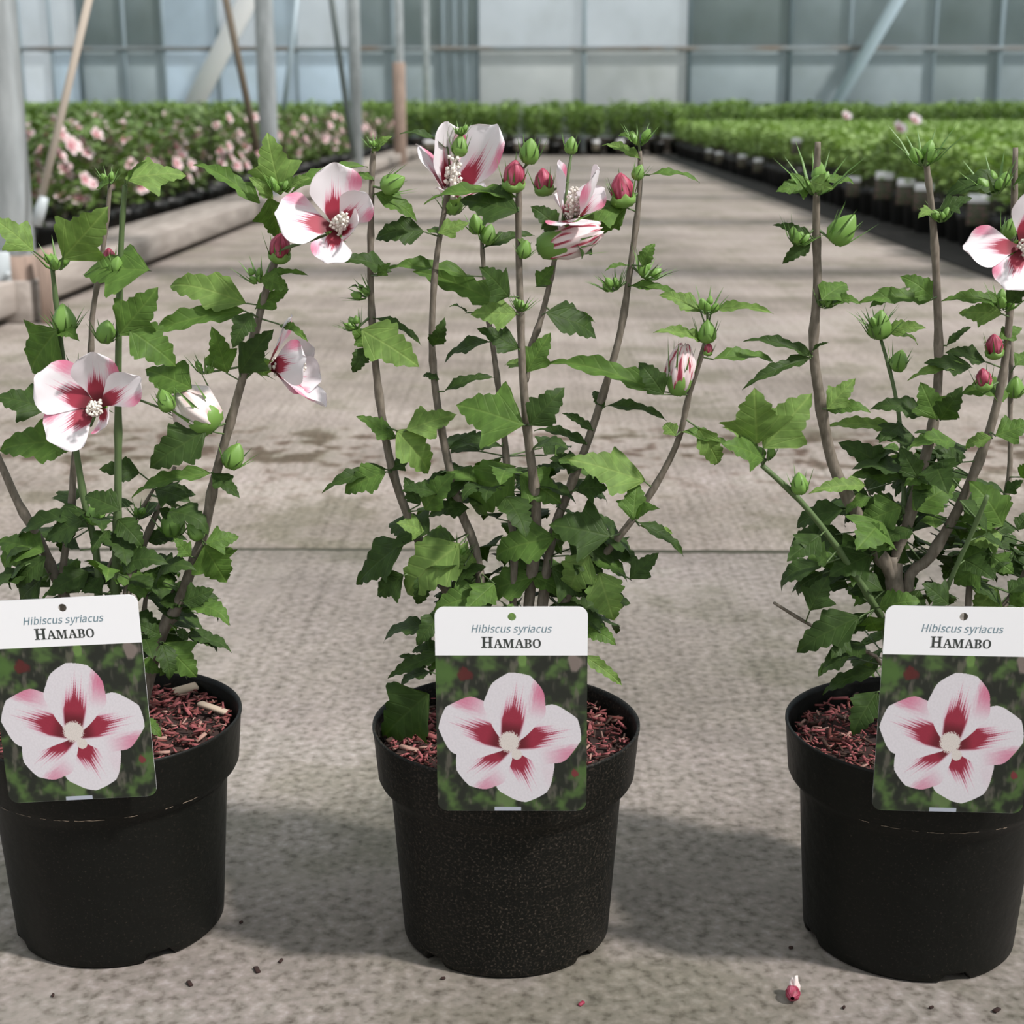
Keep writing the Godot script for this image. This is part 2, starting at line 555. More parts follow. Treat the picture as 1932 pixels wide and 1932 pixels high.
func petal_mesh(kind: int) -> ArrayMesh:
	# length 1 along +y, hollow of the cup towards +z
	var rows := []
	var uvs := []
	for i in 13:
		var v := i / 12.0
		var half := 0.06 + 0.40 * smoothstep(0.0, 0.66, v)
		if v > 0.6: half = 0.45 * sqrt(maxf(0.02, 1.0 - pow((v - 0.6) / 0.41, 2.4)))
		var row := PackedVector3Array()
		var uv := []
		for j in 9:
			var s := j / 4.0 - 1.0
			var x := half * s
			var y := v - 0.05 * s * s * smoothstep(0.4, 1.0, v)
			var z := 0.32 * x * x + 0.06 * sin(v * 7.0 + s * 3.1 + kind * 2.0) * smoothstep(0.3, 1.0, v) * absf(s)
			z += [0.18, 0.05, -0.14][kind % 3] * v * v
			if kind == 3: z += 0.5 * x * x + 0.3 * v * v
			row.append(Vector3(x, y, z))
			uv.append(Vector2(0.5 + 0.5 * s * (half / 0.46) * 0.98, v))
		rows.append(row)
		uvs.append(uv)
	var st := st_new()
	grid(st, rows, uvs)
	return done(st)

func strip(st: SurfaceTool, pts: Array, w: float, side: Vector3) -> void:
	# a narrow pointed blade, slightly keeled
	var rows := []
	for i in pts.size():
		var t := float(i) / (pts.size() - 1)
		var h := w * (1.0 - t * t) * 0.5 + 0.0001
		var up: Vector3 = side.cross(pts[mini(i + 1, pts.size() - 1)] - pts[maxi(i - 1, 0)]).normalized()
		rows.append(PackedVector3Array([pts[i] - side * h, pts[i] + up * h * 0.7, pts[i] + side * h]))
	grid(st, rows)

func bracts_mesh(n: int, reach: float, lift: float, sd: int) -> ArrayMesh:
	rng.seed = sd
	var st := st_new()
	for k in n:
		var a := TAU * k / n + rng.randf_range(-0.2, 0.2)
		var o := Vector3(cos(a), 0, sin(a))
		var f := rng.randf_range(0.8, 1.2)
		strip(st, [o * 0.12, o * (0.26 + 0.15 * reach) * f + Vector3.UP * 0.22 * lift, o * (0.36 + 0.35 * reach) * f + Vector3.UP * 0.62 * lift * f, o * (0.40 + 0.75 * reach) * f + Vector3.UP * 1.05 * lift * f], 0.11, Vector3(-sin(a), 0, cos(a)))
	return done(st)

func make_pieces() -> void:
	for k in 6:
		G["leaf%d" % k] = leaf_mesh(k)
	for k in 4:
		G["petal%d" % k] = petal_mesh(k)
	var st := st_new()
	lathe(st, [Vector2(0.02, 0), Vector2(0.24, 0.06), Vector2(0.36, 0.25), Vector2(0.35, 0.5), Vector2(0.22, 0.78), Vector2(0.07, 0.95), Vector2(0, 1.0)], 20, "ridged")
	G.bud = done(st)
	st = st_new()   # petals rolled up, the edges showing as a spiral
	lathe(st, [Vector2(0.10, 0.1), Vector2(0.30, 0.25), Vector2(0.37, 0.5), Vector2(0.31, 0.78), Vector2(0.16, 0.98), Vector2(0.04, 1.08), Vector2(0, 1.08)], 25, "rolled")
	G.rolled = done(st)
	st = st_new()   # five sepals joined at the base
	lathe(st, [Vector2(0.02, 0), Vector2(0.26, 0.05), Vector2(0.38, 0.22), Vector2(0.40, 0.42), Vector2(0.36, 0.55)], 30, "sepals")
	G.calyx = done(st)
	st = st_new()   # a spent flower, crumpled shut
	lathe(st, [Vector2(0.10, 0.08), Vector2(0.34, 0.2), Vector2(0.44, 0.42), Vector2(0.43, 0.66), Vector2(0.30, 0.86), Vector2(0.20, 0.98), Vector2(0.13, 1.02), Vector2(0.0, 0.94)], 30, "crumpled")
	G.spent = done(st)
	for k in 3:
		G["bracts%d" % k] = bracts_mesh([8, 9, 12][k], [0.25, 0.55, 0.9][k], [1.0, 0.75, 0.85][k], 60 + k)
	st = st_new()   # stamen column set with anthers
	tube(st, [Vector3.ZERO, Vector3(0, 0.3, 0), Vector3(0.01, 0.7, 0), Vector3(0.0, 1.0, 0.02)], [0.10, 0.085, 0.07, 0.04], 8)
	rng.seed = 70
	for k in 46:
		var a := rng.randf() * TAU
		var y := 0.12 + 0.8 * k / 46.0
		var r := 0.14 + 0.13 * rng.randf() * (1.15 - y)
		var c := Vector3(cos(a) * r, y + 0.04, sin(a) * r)
		box(st, c, Vector3.ONE * 0.075, Basis.from_euler(Vector3(a, y * 5, a)))
		strip(st, [Vector3(cos(a) * 0.06, y, sin(a) * 0.06), c], 0.02, Vector3.UP)
	for k in 5:
		var a := TAU * k / 5
		var e := Vector3(cos(a) * 0.12, 1.13, sin(a) * 0.12)
		tube(st, [Vector3(0, 0.98, 0.02), e], [0.02, 0.016], 5)
		box(st, e, Vector3.ONE * 0.07, Basis.from_euler(Vector3(a, a, 0)))
	G.column = done(st, false)
	st = st_new()
	tube(st, [Vector3.ZERO, Vector3(0, 0.5, -0.05), Vector3.UP], [1.0, 0.8, 0.9], 6)
	G.stalk = done(st)

func bud(root: Node3D, p: Vector3, dir: Vector3, size: float, kind: String) -> void:
	var b := frame_of(dir, Vector3(rng.randf_range(-1, 1), rng.randf_range(-1, 1), rng.randf_range(-1, 1)))
	var t := Transform3D(b.scaled(Vector3.ONE * size), p)
	if kind == "green" or kind == "pale":
		var o := put(G.bud, M.bud_green, "bud", root, t)
		sub(G["bracts%d" % (rng.randi() % 2)], M.bract, "bracts", o)
	elif kind == "red":
		var o := put(G.rolled, M.bud_red, "bud", root, t)
		o.set_meta("label", "red rolled flower bud in green calyx")
		sub(G.calyx, M.bud_green, "calyx", o).scale = Vector3(1, 0.72, 1)
		sub(G.bracts0, M.bract, "bracts", o)
	elif kind == "spent" or kind == "striped":
		if kind == "striped": t.basis = Basis(t.basis.x * 0.62, t.basis.y, t.basis.z * 0.62)
		var o := put(G.spent, M.petal_striped if kind == "striped" else M.petal_spent, "spent_flower", root, t)
		o.set_meta("label", "spent pale flower closed into a roll")
		sub(G.calyx, M.bud_green, "calyx", o)
		sub(G.bracts0, M.bract, "bracts", o)
	else:   # a tip: a knot of tiny buds with spreading bracts
		var o := put(G["bracts%d" % (1 + rng.randi() % 2)], M.bract, "shoot_tip", root, t)
		for k in 4:
			var a := TAU * k / 4 + rng.randf()
			var c := sub(G.bud, M.bud_green, "bud", o)
			var f := rng.randf_range(0.30, 0.5)
			c.transform = Transform3D(frame_of(Vector3(cos(a) * 0.45, 1, sin(a) * 0.45), Vector3.BACK).scaled(Vector3.ONE * f), Vector3(cos(a) * 0.17, 0.05 + 0.25 * rng.randf(), sin(a) * 0.17))

func flower(root: Node3D, p: Vector3, face: Vector3, up: Vector3, r: float, opens: Array, label := "") -> void:
	# p: the heart; face: where it looks; opens: for each petal [turn from up in degrees, angle off the axis in degrees, length, mesh, width]
	var b := frame_of(face, up)
	var o := Node3D.new()
	o.name = "flower"
	root.add_child(o, true)
	o.position = p - root.position
	if label: o.set_meta("label", label)
	var lay := 0
	for q in opens:
		var around := b.z.rotated(b.y, -deg_to_rad(q[0]))
		var dir := (b.y * cos(deg_to_rad(q[1])) + around * sin(deg_to_rad(q[1]))).normalized()
		var pb := frame_of(dir, b.y)
		var w: float = q[4] if q.size() > 4 else 1.0
		pb = pb * Basis.from_euler(Vector3(0, 0.16, 0))
		put(G["petal%d" % q[3]], M.petal, "petal", o, Transform3D(Basis(pb.x * r * q[2] * w, pb.y * r * q[2], pb.z * r * q[2]), p + around * r * 0.04 + b.y * 0.0006 * lay))
		lay += 1
	var cb := frame_of(face, up)
	put(G.column, M.stamen, "stamen_column", o, Transform3D(cb.scaled(Vector3.ONE * r * 0.52), p))
	put(G.calyx, M.bud_green, "calyx", o, Transform3D(cb.scaled(Vector3.ONE * r * 0.36), p - face.normalized() * r * 0.22))
	var br := put(G.bracts1, M.bract, "bracts", o, Transform3D(cb.scaled(Vector3.ONE * r * 0.34), p - face.normalized() * r * 0.24))
	br.position = br.position

# ---------------------------------------------------------------- the potted shrubs
const POT_H := 0.187
func pot_mesh(turn: float) -> ArrayMesh:
	var st := st_new()
	var prof := [Vector2(0.0, 0.004), Vector2(0.078, 0.004), Vector2(0.079, 0.0), Vector2(0.0845, 0.0), Vector2(0.0870, 0.003), Vector2(0.0874, 0.0086), Vector2(0.0876, 0.0105), Vector2(0.0955, 0.126), Vector2(0.0970, 0.133), Vector2(0.1045, 0.1405), Vector2(0.1062, 0.144), Vector2(0.1094, 0.181), Vector2(0.1103, 0.1845), Vector2(0.1103, 0.1866), Vector2(0.1094, 0.187), Vector2(0.1078, 0.1862), Vector2(0.1070, 0.182), Vector2(0.1045, 0.145), Vector2(0.095, 0.135), Vector2(0.094, 0.12)]
	lathe(st, prof, 96, "notched", turn)
	st.index()
	st.generate_normals()
	return st.commit()

func chips_mesh(sd: int, n: int) -> ArrayMesh:
	rng.seed = sd
	var st := st_new()
	for k in n:
		var r := 0.101 * sqrt(rng.randf())
		var a := rng.randf() * TAU
		var L := rng.randf_range(0.0035, 0.0105) * (1.5 if rng.randf() < 0.12 else 1.0)
		r = minf(r, 0.103 - L * 0.42)
		var c := Vector3(cos(a) * r, POT_H - 0.016 + rng.randf_range(0.0, 0.006) + 0.004 * (1.0 - r / 0.1), sin(a) * r)
		var b := Basis.from_euler(Vector3(rng.randf_range(-0.45, 0.45), rng.randf() * TAU, rng.randf_range(-0.5, 0.5)))
		var v := rng.randf()
		var col := Color(0.13, 0.034, 0.026).lerp(Color(0.33, 0.095, 0.10), v)
		if rng.randf() < 0.10: col = Color(0.36, 0.21, 0.17)
		if rng.randf() < 0.18: col = Color(0.045, 0.02, 0.015)
		st.set_color(col)
		box(st, c, Vector3(L, L * rng.randf_range(0.10, 0.2), L * rng.randf_range(0.12, 0.28)), b)
	return done(st, false)

func build_plant(info: Dictionary) -> void:
	var base: Vector3 = info.base
	var root := thing("potted_hibiscus", base, info.label, "potted plant", "flowering hibiscus shrubs in a row")
	rng.seed = info.seed
	var d0: float = -base.z
	var pot := put(pot_mesh(info.notch), M[info.pot], "pot", root, Transform3D(Basis(), base))
	pot.set_meta("label", "black plastic nursery pot")
	var st := st_new()
	lathe(st, [Vector2(0.1035, POT_H - 0.024), Vector2(0.09, POT_H - 0.018), Vector2(0.05, POT_H - 0.014), Vector2(0.0, POT_H - 0.013)], 32, "heaped")
	var bed := put(done(st), M.mulch_bed, "mulch", root, Transform3D(Basis(), base))
	bed.set_meta("label", "dark mulch in the pot")
	var chips := put(chips_mesh(info.seed, 1250), M.chips, "bark_chips", root, Transform3D(Basis(), base))
	chips.set_meta("kind", "stuff")
	chips.set_meta("label", "reddish brown bark chips")
	if info.pot == "pot":
		for q in [[0.62, 0.14], [0.84, 0.07], [1.12, 0.10], [1.36, 0.22], [1.62, 0.12], [1.80, 0.05], [1.93, 0.14], [2.16, 0.08]]:
			var pts := []
			var rr := []
			for k in 9:
				var a: float = q[0] + q[1] * k / 8.0
				pts.append(base + Vector3(cos(a) * 0.1052, 0.1405 + rng.randf_range(0, 0.0004), sin(a) * 0.1052))
				rr.append(rng.randf_range(0.00004, 0.00042))
			var ds := st_new()
			tube(ds, pts, rr, 5)
			put(done(ds), M.dirt, "dried_dirt", root)
	for c in info.get("pale", []):
		var w := on_floor(c[0], c[1], POT_H - 0.010)
		var cm := bevel_box(Vector3(c[2], 0.004, c[2] * c[4]), 0.0012)
		put(cm, M.pale_chip, "wood_chip", root, Transform3D(Basis.from_euler(Vector3(0.15, c[3], 0.12)), w))
	# branches: [radius at the foot, radius at the tip, depth at the tip, material, points from the tip down]
	var ways := []
	for s in info.stems:
		var pts: Array = s[4]
		var line := []
		for i in pts.size():
			var t := float(i) / (pts.size() - 1)
			line.append(at(pts[i][0], pts[i][1], d0 + s[2] * pow(1.0 - t, 0.8) + 0.0))
		if s.size() > 5:   # runs on into the soil at this pixel offset from the axis
			line.append(Vector3(base.x + s[5][0], POT_H - 0.02, base.z + s[5][1]))
		line = smooth_path(line, 4)
		var n := line.size()
		var rad := []
		for i in n:
			var knob := 1.0 + (0.22 if i % 6 == 3 else 0.0)
			rad.append(lerpf(s[1], s[0], float(i) / (n - 1)) * knob)
		var b := st_new()
		tube(b, line, rad, 8)
		var o := put(done(b), M[s[3]], "branch", root)
		ways.append(line)
	# leaves: [stalk x, y, tip x, y, width, face, tone 0 young 1 mid 2 mature]
	var tone := ["leaf_young", "leaf_mid", "leaf_mature"]
	for L in info.leaves:
		var q := Vector2(L[0], L[1])
		var near := Vector3()
		var best := 1e9
		for w in ways:
			for p in w:
				var e: float = seen_at(p).distance_to(q)
				if e < best:
					best = e
					near = p
		var d: float = -near.z if best < 140 else d0
		if L[5] > 0.55 and best < 90 and L[4] > 0.75: d -= 0.014
		var a := at(L[0], L[1], d - 0.004)
		var fwd: float = rng.randf_range(-0.016, 0.030) - 0.010 * (L[5] - 0.5)
		var e2 := at(L[2], L[3], d - fwd)
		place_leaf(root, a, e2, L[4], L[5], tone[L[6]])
		if best < 75 and best > 4:
			stalk(root, near, a)
	# inner leaves that fill the foot of the shrub: [centre x, y, radius x, y, how many]
	for f in info.fill:
		for k in f[4]:
			var ang := rng.randf() * TAU
			var rr := sqrt(rng.randf())
			var x: float = f[0] + cos(ang) * rr * f[2]
			var y: float = f[1] + sin(ang) * rr * f[3]
			var d := d0 + rng.randf_range(-0.02, 0.075)
			var a := at(x, y, d)
			var out := Vector3(a.x - base.x, 0, a.z - base.z).normalized()
			var dir := (out + Vector3(rng.randf_range(-0.6, 0.6), rng.randf_range(-0.7, 0.35), rng.randf_range(-0.6, 0.6))).normalized()
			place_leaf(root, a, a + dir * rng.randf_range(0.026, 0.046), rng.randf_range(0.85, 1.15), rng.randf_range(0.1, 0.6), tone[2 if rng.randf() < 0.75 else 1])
			var near2: Vector3 = ways[0][0]
			var best2 := 1e9
			for w in ways:
				for p in w:
					if p.distance_to(a) < best2:
						best2 = p.distance_to(a); near2 = p
			if best2 < 0.06:
				stalk(root, near2, a)
	# buds: [x, y, length in pixels, direction x, y (down the picture), kind, depth shift]
	for B in info.buds:
		var q := Vector2(B[0], B[1])
		var near := Vector3()
		var best := 1e9
		for w in ways:
			for p in w:
				var e: float = seen_at(p).distance_to(q)
				if e < best:
					best = e
					near = p
		var d: float = (-near.z if best < 140 else d0) - 0.008
		var a := at(B[0], B[1], d)
		var size: float = B[2] / 2350.0
		var dir := (Vector3(B[3], -B[4], 0) + Vector3(0, 0.1, rng.randf_range(-0.1, 0.4))).normalized()
		var foot := a - dir * size * 0.5
		bud(root, foot, dir, size, B[5])
		if best > 5 and best < 95:
			stalk(root, near, foot + dir * size * 0.06, 0.0011)
	for F in info.flowers:
		var p := at(F.x, F.y, d0 + F.d)
		flower(root, p, Vector3(F.face[0], F.face[1], F.face[2]), Vector3(F.up[0], F.up[1], F.up[2]), F.r, F.petals, F.get("label", ""))
		if F.has("stem"):
			stalk(root, at(F.stem[0], F.stem[1], d0 + F.d + F.get("back", 0.01)), p - Vector3(F.face[0], F.face[1], F.face[2]).normalized() * F.r * 0.2, 0.0014)

func place_leaf(root: Node3D, a: Vector3, e: Vector3, wide: float, face: float, mat: String) -> void:
	var L := (e - a).length()
	var cam := (EYE - a).normalized()
	var hint := cam * face + Vector3.UP * (1.0 - absf(face)) * 0.9 + Vector3(rng.randf_range(-0.28, 0.28), rng.randf_range(-0.1, 0.1), 0)
	var b := frame_of(e - a, hint)
	var kind := rng.randi() % 4
	if wide < 0.7: kind = 4
	elif face < 0.45: kind = [1, 2, 5][rng.randi() % 3]
	# the droop swings the tip down behind the straight line, so lift the blade towards its face
	var lift: float = [0.04, 0.12, 0.2, 0.07, 0.1, 0.25][kind]
	b = b * Basis(Vector3.RIGHT, lift)
	put(G["leaf%d" % kind], M[mat], "leaf", root, Transform3D(Basis(b.x * L * wide * 1.2, b.y * L * 1.05, b.z * L), a))

func stalk(root: Node3D, a: Vector3, e: Vector3, r := 0.00075) -> void:
	var L := (e - a).length()
	if L < 0.003: return
	var b := frame_of(e - a, Vector3.UP)
	put(G.stalk, M.green_stem, "stalk", root, Transform3D(Basis(b.x * r, b.y * L, b.z * r), a))

# ---------------------------------------------------------------- labels
func build_label(mid: Vector3, roll: float, yaw: float, label: String) -> void:
	# mid: middle of the lower edge of the card
	var W := 0.1125
	var H := 0.1625
	var t := 0.0007
	var root := thing("plant_label", mid, label, "plant label", "printed plant labels on the pots")
	root.rotation = Vector3(0, yaw, roll)
	var hole := Vector2(0.0005, H - 0.0078)
	var hr := 0.0031
	var halves := []
	for s in [-1.0, 1.0]:
		var pts := PackedVector2Array()
		var rc := 0.0072
		pts.append(Vector2(hole.x, 0))
		for k in 7:
			var a := -PI / 2 + (PI / 2) * k / 6.0
			pts.append(Vector2(s * (W / 2 - rc + rc * cos(a)), rc + rc * sin(a)))
		for k in 7:
			var a := (PI / 2) * k / 6.0
			pts.append(Vector2(s * (W / 2 - rc + rc * cos(a)), H - rc + rc * sin(a)))
		pts.append(Vector2(hole.x, H))
		for k in 11:
			var a := PI / 2 - PI * k / 10.0
			pts.append(hole + Vector2(s * hr * cos(a), hr * sin(a)))
		halves.append(pts)
	var st := st_new()
	var bk := st_new()
	for pts in halves:
		var idx := Geometry2D.triangulate_polygon(pts)
		for i in range(0, idx.size(), 3):
			var tr := [pts[idx[i]], pts[idx[i + 1]], pts[idx[i + 2]]]
			if (tr[1] - tr[0]).cross(tr[2] - tr[0]) > 0:
				tr.reverse()
			for p in tr:
				st.set_uv(Vector2(p.x / W + 0.5, 1.0 - p.y / H))
				st.set_normal(Vector3.BACK)
				st.add_vertex(Vector3(p.x, p.y, t / 2))
			for k in [0, 2, 1]:
				bk.add_vertex(Vector3(tr[k].x, tr[k].y, -t / 2))
		for i in pts.size():
			var p: Vector2 = pts[i]
			var q: Vector2 = pts[(i + 1) % pts.size()]
			if absf(p.x - hole.x) < 1e-6 and absf(q.x - hole.x) < 1e-6: continue
			for v in [Vector3(p.x, p.y, -t / 2), Vector3(q.x, q.y, -t / 2), Vector3(q.x, q.y, t / 2), Vector3(p.x, p.y, -t / 2), Vector3(q.x, q.y, t / 2), Vector3(p.x, p.y, t / 2)]:
				bk.add_vertex(v)
	var card := sub(st.commit(), M.label, "printed_face", root)
	card.set_meta("label", "white card head over a picture of a pink and white bloom")
	bk.generate_normals()
	sub(bk.commit(), M.label_back, "card", root)
	var sans := SystemFont.new()
	sans.font_names = PackedStringArray(["Droid Sans"])
	var serif := SystemFont.new()
	serif.font_names = PackedStringArray(["Droid Serif"])
	serif.font_weight = 700
	for w in [["Hibiscus syriacus", sans, -0.0004, H - 0.0199, 0.0585, M.ink_blue, "species_lettering"], ["H", serif, -0.0178, H - 0.0318, 0.0086, M.ink_dark, "name_lettering"], ["AMABO", serif, 0.0044, H - 0.0318, 0.0348, M.ink_dark, "name_lettering"]]:
		var tm := TextMesh.new()
		tm.text = w[0]
		tm.font = w[1]
		tm.font_size = 32
		tm.pixel_size = 0.001
		tm.depth = 0.0001
		tm.vertical_alignment = VERTICAL_ALIGNMENT_BOTTOM
		var box_ := tm.get_aabb()
		var k: float = w[4] / maxf(box_.size.x, 1e-4)
		var o := sub(tm, w[5], w[6], root)
		o.basis = Basis(Vector3(k, 0, 0), Vector3(0.2 * k if w[0].length() > 8 else 0.0, k, 0), Vector3(0, 0, 1))
		o.position = Vector3(w[2] - (box_.position.x + box_.size.x / 2) * k, w[3], t / 2 + 0.00008)
		# stand each word on its line
		var low := 0.0
		if w[0] == "Hibiscus syriacus": low = box_.position.y + box_.size.y * 0.22
		else: low = box_.position.y
		o.position.y -= low * k
	# the tongue that runs down into the mulch behind the rim
	var tg := st_new()
	box(tg, Vector3(0, 0.058, -0.0105), Vector3(0.014, 0.055, 0.0006))
	box(tg, Vector3(0, 0.0855, -0.0055), Vector3(0.014, 0.0006, 0.0105))
	tg.generate_normals()
	sub(tg.commit(), M.label_back, "tongue", root)

# ---------------------------------------------------------------- the setting
func floor_slab(z0: float, z1: float, jag0: bool, jag1: bool, sd: int) -> ArrayMesh:
	rng.seed = sd
	var st := st_new()
	var n := 220
	var prev := []
	for i in n + 1:
		var x := lerpf(-12.0, 12.0, float(i) / n)
		if absf(x) < 12.0: x = sign(x) * 12.0 * pow(absf(x) / 12.0, 1.7)
		var a := z0 + (rng.randf_range(-0.0025, 0.0025) + 0.004 * sin(x * 5.0) if jag0 else 0.0)
		var b := z1 + (rng.randf_range(-0.0025, 0.0025) + 0.004 * sin(x * 5.0) if jag1 else 0.0)
		var col := []
		for v in [Vector3(x, -0.03, a), Vector3(x, -0.003, a), Vector3(x, 0, a - 0.003), Vector3(x, 0, lerpf(a, b, 0.5)), Vector3(x, 0, b + 0.003), Vector3(x, -0.003, b), Vector3(x, -0.03, b)]:
			col.append(v)
		if prev:
			for k in 6:
				for v in [prev[k], prev[k + 1], col[k + 1], prev[k], col[k + 1], col[k]]:
					st.set_uv2(Vector2(v.x / 6.0 + 0.5, -v.z / 12.0))
					st.set_uv(Vector2(v.x, v.z))
					st.add_vertex(v)
		prev = col
	st.set_smooth_group(-1)
	st.generate_normals()
	return st.commit()

func slab(called: String, c: Vector3, s: Vector3, mat: Material) -> MeshInstance3D:
	return structure(bevel_box(s, minf(0.004, s[s.min_axis_index()] * 0.2)), mat, called, Transform3D(Basis(), c))

func rod(a: Vector3, b: Vector3, r: float, mat: Material, called: String, parent: Node3D, seg := 10) -> MeshInstance3D:
	var st := st_new()
	tube(st, [a, a.lerp(b, 0.5), b], [r, r, r], seg)
	return put(done(st), mat, called, parent)

const WALL := 26.6
func build_greenhouse() -> void:
	slab("floor_base", Vector3(0, -0.12, -12), Vector3(26, 0.18, 34), M.soil)
	structure(floor_slab(3.0, -2.335, false, true, 7), M.concrete, "floor")
	structure(floor_slab(-2.355, -27.5, true, false, 7), M.concrete, "floor")
	slab("floor_joint", Vector3(0, -0.0145, -2.345), Vector3(24, 0.026, 0.026), M.joint)
	# black ground cloth under the beds
	slab("trim_1", Vector3(7.4, 0.004, -15.5), Vector3(11.0, 0.008, 21.0), M.cloth).name = "ground_cloth"
	slab("trim_2", Vector3(-3.6, 0.004, -25.1), Vector3(10.8, 0.008, 1.9), M.cloth).name = "ground_cloth_001"
	# back wall: bars, rail, milky panes
	var wall := Node3D.new()
	wall.name = "wall_back"
	wall.set_meta("kind", "structure")
	add_child(wall)
	wall.position = Vector3(0, 0, -WALL)
	var xs := [-200, -60, 40, 98, 152, 236, 310, 412, 500, 560, 672, 742, 836, 858, 878, 902, 1102, 1300, 1490, 1602, 1762, 1886, 2040, 2200]
	var low := ["film_blue", "film_blue", "film_pale", "film_blue", "film_grey", "film_grey", "film_blue", "film_blue", "film_blue", "film_blue", "film_grey", "film_grey", "film_grey", "film_grey", "film_grey", "film_warm", "film_warm", "film_grey", "film_grey", "film_grey", "film_dim", "film_grey", "film_grey"]
	var high := ["film_blue", "film_pale", "film_pale", "film_pale", "film_dim", "film_dim", "film_blue", "film_pale", "film_blue", "film_pale", "film_grey", "film_dim", "film_grey", "film_grey", "film_dim", "film_pale", "film_pale", "film_dim", "film_grey", "film_grey", "film_dim", "film_dim", "film_grey"]
	var rail_y := at(966, 92, WALL).y
	for i in xs.size() - 1:
		var a := at(xs[i], 92, WALL).x
		var b := at(xs[i + 1], 92, WALL).x
		for h in [[0.05, rail_y, low[i]], [rail_y, 4.4, high[i]]]:
			var pane := bevel_box(Vector3(b - a - 0.01, h[1] - h[0] - 0.02, 0.008), 0.002)
			put(pane, M[h[2]], "pane", wall, Transform3D(Basis(), Vector3((a + b) / 2, (h[0] + h[1]) / 2, -WALL - 0.02)))
		var thick := 0.07 if i in [4, 7, 16, 17, 18, 21] else 0.045
		put(bevel_box(Vector3(thick, 4.4, 0.06), 0.006), M.alu_dark if i in [4, 15, 17, 18] else M.alu, "glazing_bar", wall, Transform3D(Basis(), Vector3(a, 2.2, -WALL + 0.03)))
	put(bevel_box(Vector3(26, 0.075, 0.05), 0.006), M.rail, "rail", wall, Transform3D(Basis(), Vector3(0, rail_y, -WALL + 0.05)))
	put(bevel_box(Vector3(26, 0.25, 0.12), 0.01), M.soil, "plinth", wall, Transform3D(Basis(), Vector3(0, 0.10, -WALL)))
	put(bevel_box(Vector3(26, 0.12, 0.10), 0.01), M.alu, "eaves_beam", wall, Transform3D(Basis(), Vector3(0, 4.4, -WALL)))
	# wide diagonal braces along the wall
	for q in [[362, 205, 478, -20, "white_paint", 0.32], [1572, 205, 1706, -20, "pale_blue", 0.20]]:
		var a := at(q[0], q[1], WALL - 0.35)
		var b := at(q[2], q[3], WALL - 0.35)
		var dir := (b - a).normalized()
		a -= dir * 0.75 / dir.y * maxf(0.0, a.y - 0.0) / maxf(a.y, 0.01) * 0.0
		a -= dir * (a.y / dir.y)
		b += dir * ((4.3 - b.y) / dir.y)
		var o := put(bevel_box(Vector3(q[5], (b - a).length(), 0.05), 0.008), M[q[4]], "diagonal_brace", wall, Transform3D(frame_of(b - a, Vector3.BACK), (a + b) / 2))
		o.set_meta("label", "wide pale diagonal brace on the end wall")
	# side walls
	for s in [-1, 1]:
		var side := Node3D.new()
		side.name = "wall_left" if s < 0 else "wall_right"
		side.set_meta("kind", "structure")
		add_child(side)
		side.position = Vector3(12.2 * s, 0, -12)
		for k in 10:
			var z := 1.5 - 2.95 * k
			put(bevel_box(Vector3(0.008, 4.3, 2.9), 0.002), M.film_blue, "pane", side, Transform3D(Basis(), Vector3(12.2 * s, 2.2, z - 1.4)))
			put(bevel_box(Vector3(0.06, 4.4, 0.05), 0.006), M.alu, "glazing_bar", side, Transform3D(Basis(), Vector3(12.12 * s, 2.2, z)))
	# roof: glass on rafters that run across the aisle
	var roof := Node3D.new()
	roof.name = "ceiling"
	roof.set_meta("kind", "structure")
	add_child(roof)
	roof.position = Vector3(0, 4.4, -12)
	for z in [0.9, -5.0, -8.05, -10.9, -13.7, -17.0, -20.2, -23.4, -26.6]:
		put(bevel_box(Vector3(24.4, 0.18, 0.30 if z > -9 and z < -4 else 0.22), 0.01), M.alu, "rafter", roof, Transform3D(Basis(), Vector3(0, 4.42, z)))
	for k in 9:
		var z0: float = [2.6, 0.9, -5.0, -8.05, -10.9, -13.7, -17.0, -20.2, -23.4][k]
		var z1: float = [0.9, -5.0, -8.05, -10.9, -13.7, -17.0, -20.2, -23.4, -26.6][k]
		for j in 6:
			var x := -10.15 + 4.06 * j
			put(bevel_box(Vector3(4.0, 0.005, z0 - z1 - 0.04), 0.001), M.glass, "roof_pane", roof, Transform3D(Basis(), Vector3(x, 4.56, (z0 + z1) / 2)))
	for x in [-8.12, -4.06, 0.0, 4.06, 8.12]:
		put(bevel_box(Vector3(0.05, 0.06, 29.2), 0.008), M.alu, "purlin", roof, Transform3D(Basis(), Vector3(x, 4.53, -12)))
	# wooden kerb along the left bed, in lengths
	var lengths := [[-4.2, -9.4], [-9.41, -14.6], [-14.61, -19.8], [-19.81, -23.9]]
	for q in lengths:
		var kb := put(bevel_box(Vector3(0.30, 0.11, q[0] - q[1]), 0.01), M.kerb, "kerb_beam", self, Transform3D(Basis(), Vector3(-1.83, 0.085, (q[0] + q[1]) / 2)))
		tag(kb, "weathered beige timber kerb beam beside the flowering bed", "kerb beam", "timber kerb beams along the aisle")
